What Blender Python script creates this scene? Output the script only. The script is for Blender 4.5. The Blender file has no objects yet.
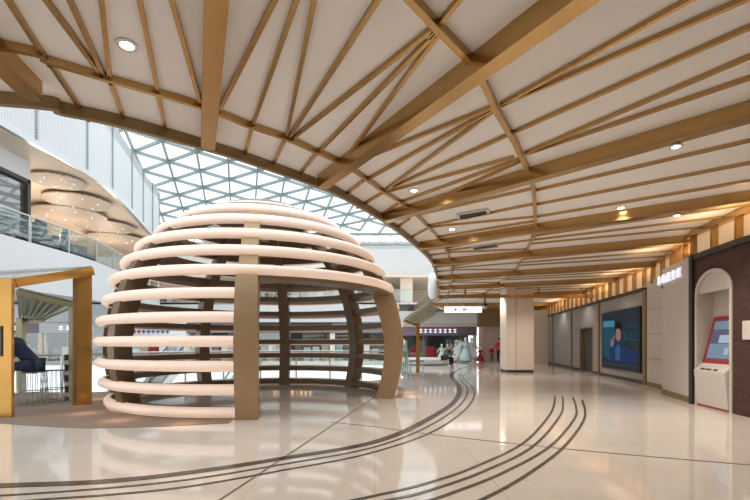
import bpy, bmesh, math, random
from mathutils import Vector, Matrix
random.seed(7)
C = bpy.context.scene.collection
SC = bpy.context.scene
PI = math.pi
FPX = 430.0; HZ = 343.0; CX = 375.0; EYE = 1.4; CEIL = 4.0

# ------------------------------------------------------------------ camera
cam_d = bpy.data.cameras.new('camera'); cam = bpy.data.objects.new('camera', cam_d); C.objects.link(cam)
cam.location = (0, 0, EYE); cam.rotation_euler = (PI/2, 0, 0)
cam_d.sensor_width = 36; cam_d.lens = FPX/750*36; cam_d.shift_y = (HZ-250)/750
cam_d.clip_end = 300
SC.camera = cam
# ------------------------------------------------------------------ world, lights, exposure
w = bpy.data.worlds.new('sky'); SC.world = w; w.use_nodes = True
bg = w.node_tree.nodes['Background']
bg.inputs[0].default_value = (.92, .96, 1.0, 1); bg.inputs[1].default_value = 1.35
SC.view_settings.view_transform = 'Standard'; SC.view_settings.look = 'None'
SC.view_settings.gamma = 1; SC.view_settings.use_curve_mapping = False
SC.view_settings.exposure = 0.47

def area(name, loc, rot, sx, sy, e, col):
    d = bpy.data.lights.new(name, 'AREA'); d.shape = 'RECTANGLE'; d.size = sx; d.size_y = sy; d.energy = e; d.color = col
    o = bpy.data.objects.new(name, d); C.objects.link(o); o.location = loc; o.rotation_euler = rot; return o
def spot(name, loc, e, col, ang=2.2, blend=.8, r=.06):
    d = bpy.data.lights.new(name, 'SPOT'); d.energy = e; d.color = col; d.spot_size = ang; d.spot_blend = blend; d.shadow_soft_size = r
    o = bpy.data.objects.new(name, d); C.objects.link(o); o.location = loc; return o
# daylight coming down through the skylight
area('skylight_daylight', (-7, 28, 11.6), (0, 0, 0), 18, 20, 500, (.93, .97, 1))
WARM = (1, .90, .79)

# ------------------------------------------------------------------ geometry helpers
def F(x, y, z=0.0):               # point of a horizontal level z seen at (x, y)
    Y = (z-EYE)*FPX/(HZ-y); return Vector(((x-CX)/FPX*Y, Y, z))
def D(x, y, Y): return Vector(((x-CX)/FPX*Y, Y, EYE+(HZ-y)/FPX*Y))
def on_seg(px, A, B):             # plan point of the straight A-B in direction px
    k = (px-CX)/FPX; dx, dy = B[0]-A[0], B[1]-A[1]
    t = (k*A[1]-A[0])/(dx-k*dy); return Vector((A[0]+t*dx, A[1]+t*dy, 0))
def box(bm, a, b):
    r = bmesh.ops.create_cube(bm, size=1)['verts']
    s = [b[i]-a[i] for i in range(3)]; c = [(b[i]+a[i])/2 for i in range(3)]
    for v in r: v.co = Vector((v.co.x*s[0]+c[0], v.co.y*s[1]+c[1], v.co.z*s[2]+c[2]))
    return r
def bar(bm, p, q, w, d, up=Vector((0, 0, 1)), drop=True):
    """rectangular bar from p to q, width w across, depth d along up; drop: p, q lie on its top"""
    p = Vector(p); q = Vector(q); t = (q-p).normalized(); s = t.cross(up).normalized(); u = s.cross(t).normalized()
    o = -u*d/2 if drop else Vector((0, 0, 0)); vs = []
    for c in (p, q):
        for a, b in ((-1, -1), (1, -1), (1, 1), (-1, 1)): vs.append(bm.verts.new(c+o+s*a*w/2+u*b*d/2))
    for f in ((0, 1, 2, 3), (7, 6, 5, 4), (0, 4, 5, 1), (1, 5, 6, 2), (2, 6, 7, 3), (3, 7, 4, 0)): bm.faces.new([vs[i] for i in f])
def tube(bm, pts, r, n=8, closed=False):
    pts = [Vector(p) for p in pts]; rings = []; N = len(pts)
    for i, p in enumerate(pts):
        a = pts[i-1] if (i or closed) else pts[0]; b = pts[(i+1) % N] if (i < N-1 or closed) else pts[-1]
        t = (b-a).normalized(); u = Vector((0, 0, 1)) if abs(t.z) < .9 else Vector((1, 0, 0))
        s = t.cross(u).normalized(); u = s.cross(t)
        rr = r[i] if isinstance(r, (list, tuple)) else r
        rings.append([bm.verts.new(p+(s*math.cos(k*2*PI/n)+u*math.sin(k*2*PI/n))*rr) for k in range(n)])
    for i in range(N if closed else N-1):
        A, B = rings[i], rings[(i+1) % N]
        for k in range(n): bm.faces.new((A[k], A[(k+1) % n], B[(k+1) % n], B[k]))
    if not closed: bm.faces.new(rings[0][::-1]); bm.faces.new(rings[-1])
def sweep(bm, path, prof, closed=False):
    """prof: (outward, up) pairs; path: list of (point, outward vector)"""
    rings = []
    for p, o in path: rings.append([bm.verts.new(p+o*a+Vector((0, 0, b))) for a, b in prof])
    N = len(rings); n = len(prof)
    for i in range(N if closed else N-1):
        A, B = rings[i], rings[(i+1) % N]
        for k in range(n): bm.faces.new((A[k], A[(k+1) % n], B[(k+1) % n], B[k]))
    if not closed: bm.faces.new(rings[0][::-1]); bm.faces.new(rings[-1])
def prism(bm, pts, z0, z1):
    a = [bm.verts.new((p[0], p[1], z0)) for p in pts]; b = [bm.verts.new((p[0], p[1], z1)) for p in pts]
    n = len(pts); bm.faces.new(a[::-1]); bm.faces.new(b)
    for i in range(n): bm.faces.new((a[i], a[(i+1) % n], b[(i+1) % n], b[i]))
def lathe(bm, prof, n=24, c=(0, 0, 0)):
    c = Vector(c); rings = [[bm.verts.new(c+Vector((r*math.cos(k*2*PI/n), r*math.sin(k*2*PI/n), z))) for k in range(n)] for r, z in prof]
    for A, B in zip(rings, rings[1:]):
        for k in range(n): bm.faces.new((A[k], A[(k+1) % n], B[(k+1) % n], B[k]))
    bm.faces.new(rings[0][::-1]); bm.faces.new(rings[-1])
def smooth_pts(pts, n=8):
    P = [Vector(p) for p in pts]; out = []
    for i in range(len(P)-1):
        p0 = P[max(i-1, 0)]; p1 = P[i]; p2 = P[i+1]; p3 = P[min(i+2, len(P)-1)]
        for k in range(n):
            t = k/n
            out.append(.5*((2*p1)+(-p0+p2)*t+(2*p0-5*p1+4*p2-p3)*t*t+(-p0+3*p1-3*p2+p3)*t**3))
    out.append(P[-1]); return out
def obj(name, bm, mat, parent=None, smooth=False, bevel=0):
    bmesh.ops.recalc_face_normals(bm, faces=bm.faces[:])
    me = bpy.data.meshes.new(name); bm.to_mesh(me); bm.free()
    for m in (mat if isinstance(mat, (list, tuple)) else [mat]): me.materials.append(m)
    if smooth:
        for p in me.polygons: p.use_smooth = True
        if smooth != 'all': me.set_sharp_from_angle(angle=math.radians(40))
    o = bpy.data.objects.new(name, me); C.objects.link(o)
    if parent:
        o.parent = parent; o.matrix_parent_inverse = Matrix.Translation(parent.location).inverted() @ Matrix.Identity(4)
        if parent.rotation_euler.z: o.matrix_parent_inverse = (Matrix.Translation(parent.location) @ Matrix.Rotation(parent.rotation_euler.z, 4, 'Z')).inverted()
        if parent.type != 'EMPTY': o.matrix_parent_inverse = Matrix.Identity(4)
    if bevel:
        b = o.modifiers.new('bevel', 'BEVEL'); b.width = bevel; b.segments = 2; b.limit_method = 'ANGLE'
    return o
def tag(o, label, cat=None, group=None, kind=None):
    if label: o['label'] = label
    if cat: o['category'] = cat
    if group: o['group'] = group
    if kind: o['kind'] = kind
    return o
def thing(name, label, cat, loc=(0, 0, 0), group=None, kind=None):
    o = bpy.data.objects.new(name, None); C.objects.link(o); o.location = loc; o.empty_display_size = .2
    return tag(o, label, cat, group, kind)
def struct(name, bm, mat, label, cat=None, group=None, **k):
    return tag(obj(name, bm, mat, **k), label, cat or name.split('_')[0], group, 'structure')
NB = bmesh.new

# ------------------------------------------------------------------ materials
def mat(name, col, rough=.6, metal=0, emis=None, es=0, noise=0, nscale=5, bump=0, spec=.5, alpha=1, coat=0, trans=0):
    m = bpy.data.materials.new(name); m.use_nodes = True; nt = m.node_tree; b = nt.nodes['Principled BSDF']
    b.inputs['Roughness'].default_value = rough; b.inputs['Metallic'].default_value = metal
    b.inputs['Specular IOR Level'].default_value = spec; b.inputs['Coat Weight'].default_value = coat
    b.inputs['Alpha'].default_value = alpha; b.inputs['Transmission Weight'].default_value = trans
    b.inputs['Base Color'].default_value = (*col, 1)
    if noise or bump:
        tc = nt.nodes.new('ShaderNodeTexCoord'); n = nt.nodes.new('ShaderNodeTexNoise')
        n.inputs['Scale'].default_value = nscale; n.inputs['Detail'].default_value = 5
        nt.links.new(tc.outputs['Object'], n.inputs['Vector'])
        if noise:
            r = nt.nodes.new('ShaderNodeMapRange'); r.inputs[3].default_value = 1-noise; r.inputs[4].default_value = 1+noise
            x = nt.nodes.new('ShaderNodeVectorMath'); x.operation = 'SCALE'; x.inputs[0].default_value = col
            nt.links.new(n.outputs['Fac'], r.inputs[0]); nt.links.new(r.outputs[0], x.inputs['Scale']); nt.links.new(x.outputs[0], b.inputs['Base Color'])
        if bump:
            bp = nt.nodes.new('ShaderNodeBump'); bp.inputs['Strength'].default_value = bump; bp.inputs['Distance'].default_value = .01
            nt.links.new(n.outputs['Fac'], bp.inputs['Height']); nt.links.new(bp.outputs[0], b.inputs['Normal'])
    if emis: b.inputs['Emission Color'].default_value = (*emis, 1); b.inputs['Emission Strength'].default_value = es
    return m
def nd(m, t, **ins):
    n = m.node_tree.nodes.new(t)
    for k, v in ins.items(): n.inputs[k.replace('_', ' ')].default_value = v
    return n
M = {}
M['ceil'] = mat('ceiling_paint', (.88, .845, .82), .7, noise=.03, nscale=.6)
M['gold'] = mat('brushed_gold', (.50, .32, .135), .26, .95, noise=.10, nscale=9)
M['gold_dark'] = mat('satin_bronze', (.30, .20, .10), .42, .5, noise=.12, nscale=7)
M['gold_post'] = mat('polished_gold', (.56, .31, .085), .25, .8, noise=.16, nscale=3.5)
M['bronze'] = mat('dome_bronze', (.235, .165, .105), .42, .25, noise=.12, nscale=6)
M['rib'] = mat('dome_rib', (.42, .285, .155), .42, .2, noise=.10, nscale=4)
M['tube'] = mat('warm_acrylic', (.86, .76, .68), .35, emis=(1, .68, .50), es=.25)
M['cream'] = mat('cream_panel', (.60, .54, .49), .5, noise=.04, nscale=1.5)
M['greypanel'] = mat('grey_fabric_panel', (.33, .31, .30), .7, noise=.05, nscale=2)
M['colpaint'] = mat('column_stone', (.80, .69, .60), .4, noise=.04, nscale=1.2)
M['white'] = mat('white_paint', (.64, .645, .64), .5, noise=.02, nscale=1)
M['beige'] = mat('beige_paint', (.80, .66, .52), .6, noise=.03, nscale=1)
M['dark'] = mat('dark_metal', (.045, .037, .032), .45, noise=.15, nscale=6)
M['black'] = mat('black_plastic', (.02, .02, .022), .4)
M['steel'] = mat('steel', (.55, .56, .57), .3, .8, noise=.05, nscale=6)
M['sky_steel'] = mat('pale_steel', (.30, .37, .37), .5, .1, noise=.05, nscale=3)
M['carpet'] = mat('brown_carpet', (.27, .205, .155), .85, noise=.12, nscale=30, bump=.3)
M['stripe'] = mat('dark_inlay', (.10, .085, .07), .18, noise=.2, nscale=8)
M['joint'] = mat('brass_joint', (.20, .17, .13), .3)
M['doorgreen'] = mat('door_recess', (.06, .06, .045), .5, noise=.2, nscale=2)
M['red'] = mat('red_plastic', (.34, .016, .02), .3, coat=.3, noise=.05, nscale=4)
M['kioskgrey'] = mat('kiosk_shell', (.62, .58, .53), .4, noise=.04, nscale=3)
M['lamp'] = mat('lamp_lens', (1, .95, .85), .4, emis=(1, .86, .66), es=14)
M['signlit'] = mat('sign_letter', (.7, .7, .75), .4, emis=(.80, .84, 1), es=.5)
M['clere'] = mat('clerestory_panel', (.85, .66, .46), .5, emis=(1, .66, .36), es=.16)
M['navy'] = mat('navy_cloth', (.012, .022, .055), .8, noise=.3, nscale=9, bump=.5)
M['blackcloth'] = mat('black_cloth', (.015, .015, .018), .8, noise=.2, nscale=9, bump=.4)
M['redcloth'] = mat('red_cloth', (.45, .02, .03), .8, noise=.1, nscale=9)
M['greycloth'] = mat('grey_cloth', (.12, .13, .12), .8, noise=.15, nscale=9)
M['skin'] = mat('skin', (.60, .36, .25), .5, noise=.04, nscale=9)
M['hair'] = mat('hair', (.015, .012, .01), .5, noise=.2, nscale=30)
M['iceblue'] = mat('ice_blue_satin', (.50, .70, .78), .5, noise=.08, nscale=8)
M['whitecloth'] = mat('white_cloth', (.85, .85, .85), .7, noise=.05, nscale=8)
M['pink'] = mat('pink_stone', (.66, .48, .43), .45, noise=.05, nscale=1)
M['mauve'] = mat('mauve_fascia', (.24, .18, .21), .5, noise=.06, nscale=1)
M['seatdark'] = mat('dark_leather', (.05, .065, .06), .4, noise=.15, nscale=5)
M['orange_sign'] = mat('amber_letter', (1, .7, .4), .5, emis=(1, .6, .3), es=1.3)
M['slatgreen'] = mat('olive_slat', (.34, .31, .19), .4, .4, noise=.1, nscale=5)
M['canopy'] = mat('canopy_panel', (.62, .66, .60), .5, noise=.05, nscale=2)

def glass_mat(name, tint=(.9, .96, .95), fac=.13, rough=.03):
    m = bpy.data.materials.new(name); m.use_nodes = True; nt = m.node_tree; nt.nodes.remove(nt.nodes['Principled BSDF'])
    t = nd(m, 'ShaderNodeBsdfTransparent', Color=(*tint, 1)); g = nd(m, 'ShaderNodeBsdfGlossy', Roughness=rough); mx = nd(m, 'ShaderNodeMixShader')
    mx.inputs[0].default_value = fac
    nt.links.new(t.outputs[0], mx.inputs[1]); nt.links.new(g.outputs[0], mx.inputs[2]); nt.links.new(mx.outputs[0], nt.nodes['Material Output'].inputs[0]); return m
M['glass'] = glass_mat('clear_glass'); M['skyglass'] = glass_mat('roof_glass', (.97, .99, 1), .05)
M['darkglass'] = glass_mat('dark_glass', (.25, .27, .26), .25)
M['frost'] = glass_mat('frosted_glass', (.9, .94, .93), .35, .4)

def floor_mat():
    m = mat('polished_marble', (.80, .735, .66), .09, spec=.9)
    nt = m.node_tree; b = nt.nodes['Principled BSDF']
    tc = nd(m, 'ShaderNodeTexCoord'); n1 = nd(m, 'ShaderNodeTexNoise', Scale=.55, Detail=6.0, Roughness=.6); n2 = nd(m, 'ShaderNodeTexNoise', Scale=26.0, Detail=3.0)
    r = nd(m, 'ShaderNodeMapRange'); r.inputs[1].default_value = .3; r.inputs[2].default_value = .7; r.inputs[3].default_value = .92; r.inputs[4].default_value = 1.05
    r2 = nd(m, 'ShaderNodeMapRange'); r2.inputs[3].default_value = .95; r2.inputs[4].default_value = 1.05
    mu = nd(m, 'ShaderNodeMath'); mu.operation = 'MULTIPLY'; sc = nd(m, 'ShaderNodeVectorMath'); sc.operation = 'SCALE'
    br = nd(m, 'ShaderNodeTexBrick', Scale=1.0, Mortar_Size=.004, Brick_Width=1.2, Row_Height=1.2)
    br.offset = 0; br.inputs['Color1'].default_value = (.80, .735, .66, 1); br.inputs['Color2'].default_value = (.775, .71, .635, 1); br.inputs['Mortar'].default_value = (.64, .57, .49, 1)
    for n in (n1, n2, br): nt.links.new(tc.outputs['Object'], n.inputs['Vector'])
    nt.links.new(n1.outputs['Fac'], r.inputs[0]); nt.links.new(n2.outputs['Fac'], r2.inputs[0])
    nt.links.new(r.outputs[0], mu.inputs[0]); nt.links.new(r2.outputs[0], mu.inputs[1])
    nt.links.new(br.outputs['Color'], sc.inputs[0]); nt.links.new(mu.outputs[0], sc.inputs['Scale']); nt.links.new(sc.outputs[0], b.inputs['Base Color'])
    rr = nd(m, 'ShaderNodeMapRange'); rr.inputs[3].default_value = .02; rr.inputs[4].default_value = .12
    nt.links.new(n1.outputs['Fac'], rr.inputs[0]); nt.links.new(rr.outputs[0], b.inputs['Roughness'])
    return m
M['floor'] = floor_mat()
def brick_mat():
    m = mat('dark_brick', (.1, .04, .03), .75); nt = m.node_tree; b = nt.nodes['Principled BSDF']
    tc = nd(m, 'ShaderNodeTexCoord'); mp = nd(m, 'ShaderNodeMapping'); mp.inputs['Rotation'].default_value = (PI/2, 0, PI/2)
    sx = nd(m, 'ShaderNodeSeparateXYZ'); cx = nd(m, 'ShaderNodeCombineXYZ')
    br = nd(m, 'ShaderNodeTexBrick', Scale=1.0, Mortar_Size=.008, Brick_Width=.22, Row_Height=.075)
    br.inputs['Color1'].default_value = (.095, .035, .026, 1); br.inputs['Color2'].default_value = (.05, .022, .018, 1); br.inputs['Mortar'].default_value = (.035, .025, .02, 1)
    nt.links.new(tc.outputs['Object'], sx.inputs[0]); nt.links.new(sx.outputs['Y'], cx.inputs['X']); nt.links.new(sx.outputs['Z'], cx.inputs['Y'])
    nt.links.new(cx.outputs[0], br.inputs['Vector']); nt.links.new(br.outputs['Color'], b.inputs['Base Color'])
    bp = nd(m, 'ShaderNodeBump', Strength=.6, Distance=.01); nt.links.new(br.outputs['Fac'], bp.inputs['Height']); bp.invert = True
    nt.links.new(bp.outputs[0], b.inputs['Normal']); return m
M['brick'] = brick_mat()
def perf_mat(name, base, hole, scale, axis='YZ', rad=.3):
    """perforated sheet: a grid of round holes"""
    m = mat(name, base, .5); nt = m.node_tree; b = nt.nodes['Principled BSDF']
    tc = nd(m, 'ShaderNodeTexCoord'); sx = nd(m, 'ShaderNodeSeparateXYZ'); cx = nd(m, 'ShaderNodeCombineXYZ')
    nt.links.new(tc.outputs['Object'], sx.inputs[0]); nt.links.new(sx.outputs[axis[0]], cx.inputs['X']); nt.links.new(sx.outputs[axis[1]], cx.inputs['Y'])
    v = nd(m, 'ShaderNodeTexVoronoi', Scale=scale, Randomness=0.0); nt.links.new(cx.outputs[0], v.inputs['Vector'])
    lt = nd(m, 'ShaderNodeMath'); lt.operation = 'LESS_THAN'; lt.inputs[1].default_value = rad
    nt.links.new(v.outputs['Distance'], lt.inputs[0]); mx = nd(m, 'ShaderNodeMix'); mx.data_type = 'RGBA'
    mx.inputs['A'].default_value = (*base, 1); mx.inputs['B'].default_value = (*hole, 1)
    nt.links.new(lt.outputs[0], mx.inputs['Factor']); nt.links.new(mx.outputs['Result'], b.inputs['Base Color']); return m
M['perf'] = perf_mat('perforated_panel', (.64, .66, .67), (.44, .47, .50), 9, 'YZ', .3)
M['disc'] = perf_mat('perforated_disc', (.62, .52, .42), (.34, .28, .22), 6.0, 'XY', .34)

# ------------------------------------------------------------------ dome figures
DC = Vector((-2.96, 11.32, 0)); DR = 3.75; DZ = 1.2
def dpt(az, r, z=0): a = math.radians(az); return Vector((DC.x+r*math.cos(a), DC.y+r*math.sin(a), z))
def ddir(az): a = math.radians(az); return Vector((math.cos(a), math.sin(a), 0))
def drad(z): return math.sqrt(max(DR**2-(z-DZ)**2, 0))

# ------------------------------------------------------------------ floor
HE = [(1.15, 46), (1.15, 17.2)] + [tuple(dpt(a, 4.9)[:2]) for a in (62, 70, 80, 90, 100, 110, 120, 130, 140, 150, 160, 168)] + [(-8.2, 11.0), (-9.2, 10.6), (-40, 10.6)]
pts = HE + [(-40, -8), (16, -8), (16, 46)]
bm = NB(); prism(bm, pts, -.35, 0)
struct('floor', bm, M['floor'], 'polished cream marble floor of the concourse', 'floor')
bm = NB(); prism(bm, [(-40, 33.5), (1.14, 33.5), (1.14, 46), (-40, 46)], -.35, 0)
struct('floor_far', bm, M['floor'], 'pale walkway floor in front of the shops across the atrium', 'floor')
bm = NB(); prism(bm, [(-40, 10.6), (4, 10.6), (4, 46), (-40, 46)], -5.6, -5.4)
M['lowfloor'] = mat('lower_floor', (.42, .50, .54), .2, noise=.06, nscale=.5)
struct('floor_lower', bm, M['lowfloor'], 'pale blue lower level floor seen down through the atrium', 'floor')
# brown carpet apron round the dome
inner = []; outer = []
arc = [(-84, 3.85), (-90, 3.95), (-100, 4.22), (-114, 4.66), (-125, 4.95), (-136, 5.4), (-150, 6.4), (-162, 7.6), (-176, 8.6), (-186, 7.2), (-190, 5.2), (-200, 4.85), (-230, 4.85), (-270, 4.85), (-300, 4.85), (-312, 4.9), (-325, 4.55), (-340, 4.05), (-352, 3.8), (-365, 3.65)]
bm = NB(); P = smooth_pts([(a, r, 0) for a, r in arc], 5)
vi = [(bm.verts.new(dpt(a.x, 3.5, .001)), bm.verts.new(dpt(a.x, a.y, .001)), bm.verts.new(dpt(a.x, a.y, .008)), bm.verts.new(dpt(a.x, 3.5, .008))) for a in P]
for A, B in zip(vi, vi[1:]):
    for k in range(4): bm.faces.new((A[k], A[(k+1) % 4], B[(k+1) % 4], B[k]))
struct('floor_carpet', bm, M['carpet'], 'brown carpet apron curving around the foot of the ribbed dome', 'carpet')
# inlay lines
def ribbon(name, px, wd, label, m=None, z=.006, group=None):
    W = [F(*p) for p in px]; W = smooth_pts(W, 8); bm = NB(); prev = None
    for i, p in enumerate(W):
        t = (W[min(i+1, len(W)-1)]-W[max(i-1, 0)]).normalized(); s = Vector((t.y, -t.x, 0))*wd/2
        cur = [bm.verts.new(p+s+Vector((0, 0, z))), bm.verts.new(p-s+Vector((0, 0, z))), bm.verts.new(p-s+Vector((0, 0, .0005))), bm.verts.new(p+s+Vector((0, 0, .0005)))]
        if prev:
            for k in range(4): bm.faces.new((prev[k], prev[(k+1) % 4], cur[(k+1) % 4], cur[k]))
        prev = cur
    return struct(name, bm, m or M['stripe'], label, 'floor inlay', group)
L1 = [(-60, 489), (0, 486), (100, 482), (187, 473), (280, 459), (375, 442), (425, 421), (455, 401), (459, 387), (452, 375), (463, 368), (488, 363.5)]
L2 = [(-60, 499), (0, 496), (100, 489), (187, 480), (280, 465), (375, 447), (431, 425), (462, 403), (467, 388), (459, 376), (468, 369), (490, 364.5)]
L3 = [(-40, 507), (40, 500), (110, 495), (187, 487), (280, 471), (375, 452), (440, 428), (471, 403), (473, 388), (463, 377), (472, 370), (491, 365.5)]
ribbon('trim_floor_line', L1, .14, 'widest and outermost dark line of the long s-curved floor inlay nearest the dome')
ribbon('trim_floor_line', L2, .045, 'thin middle dark line of the long s-curved floor inlay')
ribbon('trim_floor_line', L3, .045, 'thin dark line of the long s-curved floor inlay farthest from the dome')
N = [[(555, 396), (554, 405), (549, 416), (525, 442), (475, 467), (425, 484), (375, 496), (340, 503)],
     [(562.5, 396.5), (563, 405), (560, 416), (535, 445), (485, 471), (425, 492), (390, 500), (350, 508)],
     [(573, 397.5), (576, 407), (575, 418), (552, 445), (505, 472), (450, 494), (420, 503), (380, 512)],
     [(582, 400), (585, 410), (583, 422), (564, 447), (527, 475), (482, 500), (450, 510), (420, 520)]]
for i, l in enumerate(N): ribbon('trim_floor_line', l, .045, ['first and leftmost', 'second from left', 'third from left', 'rightmost'][i]+' of the four parallel dark curved floor lines on the right')
ribbon('trim_floor_joint', [(330, 422), (375, 427), (440, 435.5), (575, 450), (760, 466)], .022, 'thin brass joint running across the floor towards the kiosk', M['joint'])
ribbon('trim_floor_joint', [(215, 503), (270, 467), (375, 397), (392, 386)], .022, 'thin brass joint running from the near left into the dome doorway', M['joint'])

# ------------------------------------------------------------------ ceiling
RIMPX = [(0, 105), (62, 115), (124, 128), (208, 151), (250, 164), (322, 189), (342, 198), (385, 223), (420, 250), (434, 267), (438, 286), (437, 298)]
rim = [F(x, y, 3.87) for x, y in RIMPX]
rim = [Vector((-14, 3.0, 3.75)), Vector((-8.5, 3.9, 3.75))] + rim + [Vector((3.3, 30, 3.75)), Vector((3.0, 38, 3.75))]
rimw = smooth_pts(rim, 6)
bm = NB(); prism(bm, [(p.x, p.y) for p in rimw] + [(16, 38), (16, -8), (-14, -8)], CEIL, CEIL+.35)
struct('ceiling', bm, M['ceil'], 'flat off-white ceiling slab cut by a great curved edge above the dome', 'ceiling')
def follow(bm, W, wd, z0, z1, off=0):
    path = []
    for i, p in enumerate(W):
        t = (W[min(i+1, len(W)-1)]-W[max(i-1, 0)]); t.z = 0; t.normalize(); path.append((Vector((p.x, p.y, 0)), Vector((t.y, -t.x, 0))))
    sweep(bm, path, [(off-wd/2, z0), (off+wd/2, z0), (off+wd/2, z1), (off-wd/2, z1)])
bm = NB(); follow(bm, rimw, .07, CEIL-.13, CEIL+.4, .0)
struct('trim_ceiling_edge', bm, M['gold_dark'], 'bronze edge beam following the curved rim of the ceiling opening', 'ceiling beam')
A1PX = [(0, 49), (48, 64), (112, 83), (160, 96.5), (204, 110), (250, 128), (288, 141), (317, 154), (342, 165), (367, 181), (388, 196), (412, 212), (440, 241), (450, 260), (452, 275), (450, 286), (446, 297)]
a1 = smooth_pts([Vector((-12, 1.75, 3.84)), Vector((-6, 2.9, 3.84))] + [F(x, y, 3.93) for x, y in A1PX] + [Vector((3.4, 34, 3.84))], 5)
bm = NB(); follow(bm, a1, .05, 3.93, CEIL+.01)
struct('trim_ceiling_arc', bm, M['gold'], 'slim gold arc bar on the ceiling running parallel to the curved rim', 'ceiling beam')
A2PX = [(404, -4), (436, 30), (478, 72), (484, 86), (497, 114), (514, 143), (530, 177), (534, 192), (535.5, 220), (535, 236), (516, 271), (500, 284), (480, 297)]
a2 = [Vector((.05, 2.4, 3.82))] + [F(x, y, 3.92) for x, y in A2PX]
bm = NB(); follow(bm, a2, .06, 3.92, CEIL+.01)
struct('trim_ceiling_arc', bm, M['gold'], 'second gold cross bar kinking over the ceiling from the near top to the square column', 'ceiling beam')
# big radiating beams
def beam(pq, w0=.2, zb=3.74, label='', m='gold', name='ceiling_beam', cat='ceiling beam', grp=None):
    bm = NB(); p, q = [Vector(v) for v in pq]; p.z = q.z = CEIL+.004
    if (p-q).length < 1.3 and zb > 3.9: e_ = (p-q).normalized()*.09; p += e_; q -= e_
    bar(bm, p, q, w0, CEIL-zb)
    return struct(name, bm, M[m], label, cat, grp)
ZB = 3.95; ZG = 3.80
def ext(p, q, t): return q+(p-q)*t
BIG = [((-60, 12), (33, 101)), ((219, -40), (208, 150)), ((610, -15), (322, 189)), ((790, 110), (385, 223)), ((790, 197), (421, 250)),
       ((712, 241.5), (434, 266)), ((672, 266.5), (437, 281)), ((628, 282), (438, 290.5)), ((600, 294), (437, 299))]
BL = ['wide gold ceiling beam at the far upper left corner', 'bright wide gold ceiling beam pointing straight at the viewer above the dome',
      'wide gold ceiling beam running diagonally from the top centre to the curved rim', 'wide gold ceiling beam reaching the right edge above the middle of the photo',
      'wide gold ceiling beam ending above the brick wall', 'wide gold ceiling beam ending above the lit wall sign', 'wide gold ceiling beam ending above the video screen',
      'wide gold ceiling beam just in front of the column top', 'farthest wide gold ceiling beam touching the column top']
BW = []
for (p, q), l in zip(BIG, BL):
    P_, Q_ = F(*p, ZG), F(*q, ZG); BW.append((P_, Q_)); beam((P_, Q_), .165, ZG, l)
for i in range(3):   # further beams beyond the column
    y = 27.6+i*2.6; beam(((12.6, y, 0), (3.3, y+.3, 0)), .165, ZG, 'distant gold ceiling beam beyond the square column', grp='beams beyond the column')
bm = NB(); bar(bm, Vector((10.3, 19.9, 3.64)), Vector((3.6, 20.1, 3.64)), .18, .15)
for hx in (4.2, 7.6, 9.6): box(bm, (hx-.03, 19.95, 3.6), (hx+.03, 20.05, 4.0))
struct('ceiling_beam', bm, M['gold'], 'lowered gold beam crossing just in front of the column top', 'ceiling beam')
S = [((2, -6), (46, 62)), ((50, 66), (86, 119)), ((38, -8), (101, 76.5)), ((64, -10), (103.5, 77)), ((100, -10), (110, 81)), ((111, 86), (123.5, 120)),
     ((137, -10), (158, 94)), ((158, 97), (167, 137)), ((168, -10), (201, 107.5)), ((281, -10), (219, 113)), ((301, -10), (252, 129)), ((251, 132), (244, 160)),
     ((317, -10), (286, 140)), ((386, -10), (288, 141)), ((470, -10), (434, 33)), ((432, 32), (290, 142)), ((436, 35), (317, 155)), ((438, 37), (342, 165)),
     ((283, 145), (272, 168)), ((315, 157), (298, 178)), ((361, 184), (343, 198)), ((380, 196), (359, 208)), ((398, 205), (378, 218)),
     ((493, 109), (357, 163)), ((494, 111), (367, 181)), ((495, 112), (386, 191)), ((514, 159), (388, 193)), ((519, 161), (399, 204)), ((520, 163), (411, 212)),
     ((800, 8), (546, 120)), ((546, 120), (387, 191)), ((720, -14), (501, 107)), ((800, -21), (501, 107.5)), ((800, 38), (525, 155)), ((800, 63.5), (526, 156)),
     ((800, 131), (535, 192)), ((800, 155), (536, 206)), ((800, 174), (537, 218)),
     ((533, 190), (418, 216)), ((535, 205), (428, 227)), ((536, 218), (430, 228)), ((536, 222), (437, 238)), ((408, 221), (395, 230)), ((425, 231), (408, 240))]
G1 = 'battens fanning over the ceiling'
for k, (p, q) in enumerate(S):
    beam((F(*p, ZB), F(*q, ZB)), .038, ZB, 'slim gold batten fanning out over the off-white ceiling', name='ceiling_batten', cat='ceiling batten', grp=G1)
def inter(Pt, Qt, poly):
    for a, b in zip(poly, poly[1:]):
        d1 = Qt-Pt; d2 = b-a; den = d1.x*d2.y-d1.y*d2.x
        if abs(den) < 1e-9: continue
        t = ((a.x-Pt.x)*d2.y-(a.y-Pt.y)*d2.x)/den; u = ((a.x-Pt.x)*d1.y-(a.y-Pt.y)*d1.x)/den
        if -.02 <= u <= 1.02 and -.3 < t < 1.3: return Pt+d1*t
    return None
WALL0 = [(6.85, -7), (6.9, 4.5), (7.06, 8.36), (7.32, 9.87), (7.93, 11.8), (8.55, 12.8), (9.07, 14.5), (11.6, 28.7), (12.4, 33)]
wallw = [Vector((x, y, 0)) for x, y in WALL0]
def nodes(P_, Q_):
    P_ = Vector((P_.x, P_.y, 0)); Q_ = Vector((Q_.x, Q_.y, 0)); r = {}
    r['w'] = P_; r['r'] = Q_
    r['a1'] = inter(P_, Q_, [Vector((v.x, v.y, 0)) for v in a1]) or P_.lerp(Q_, .93)
    r['a2'] = inter(P_, Q_, [Vector((v.x, v.y, 0)) for v in a2]) or P_.lerp(Q_, .7)
    return r
ND = [nodes(*b) for b in BW]
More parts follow.
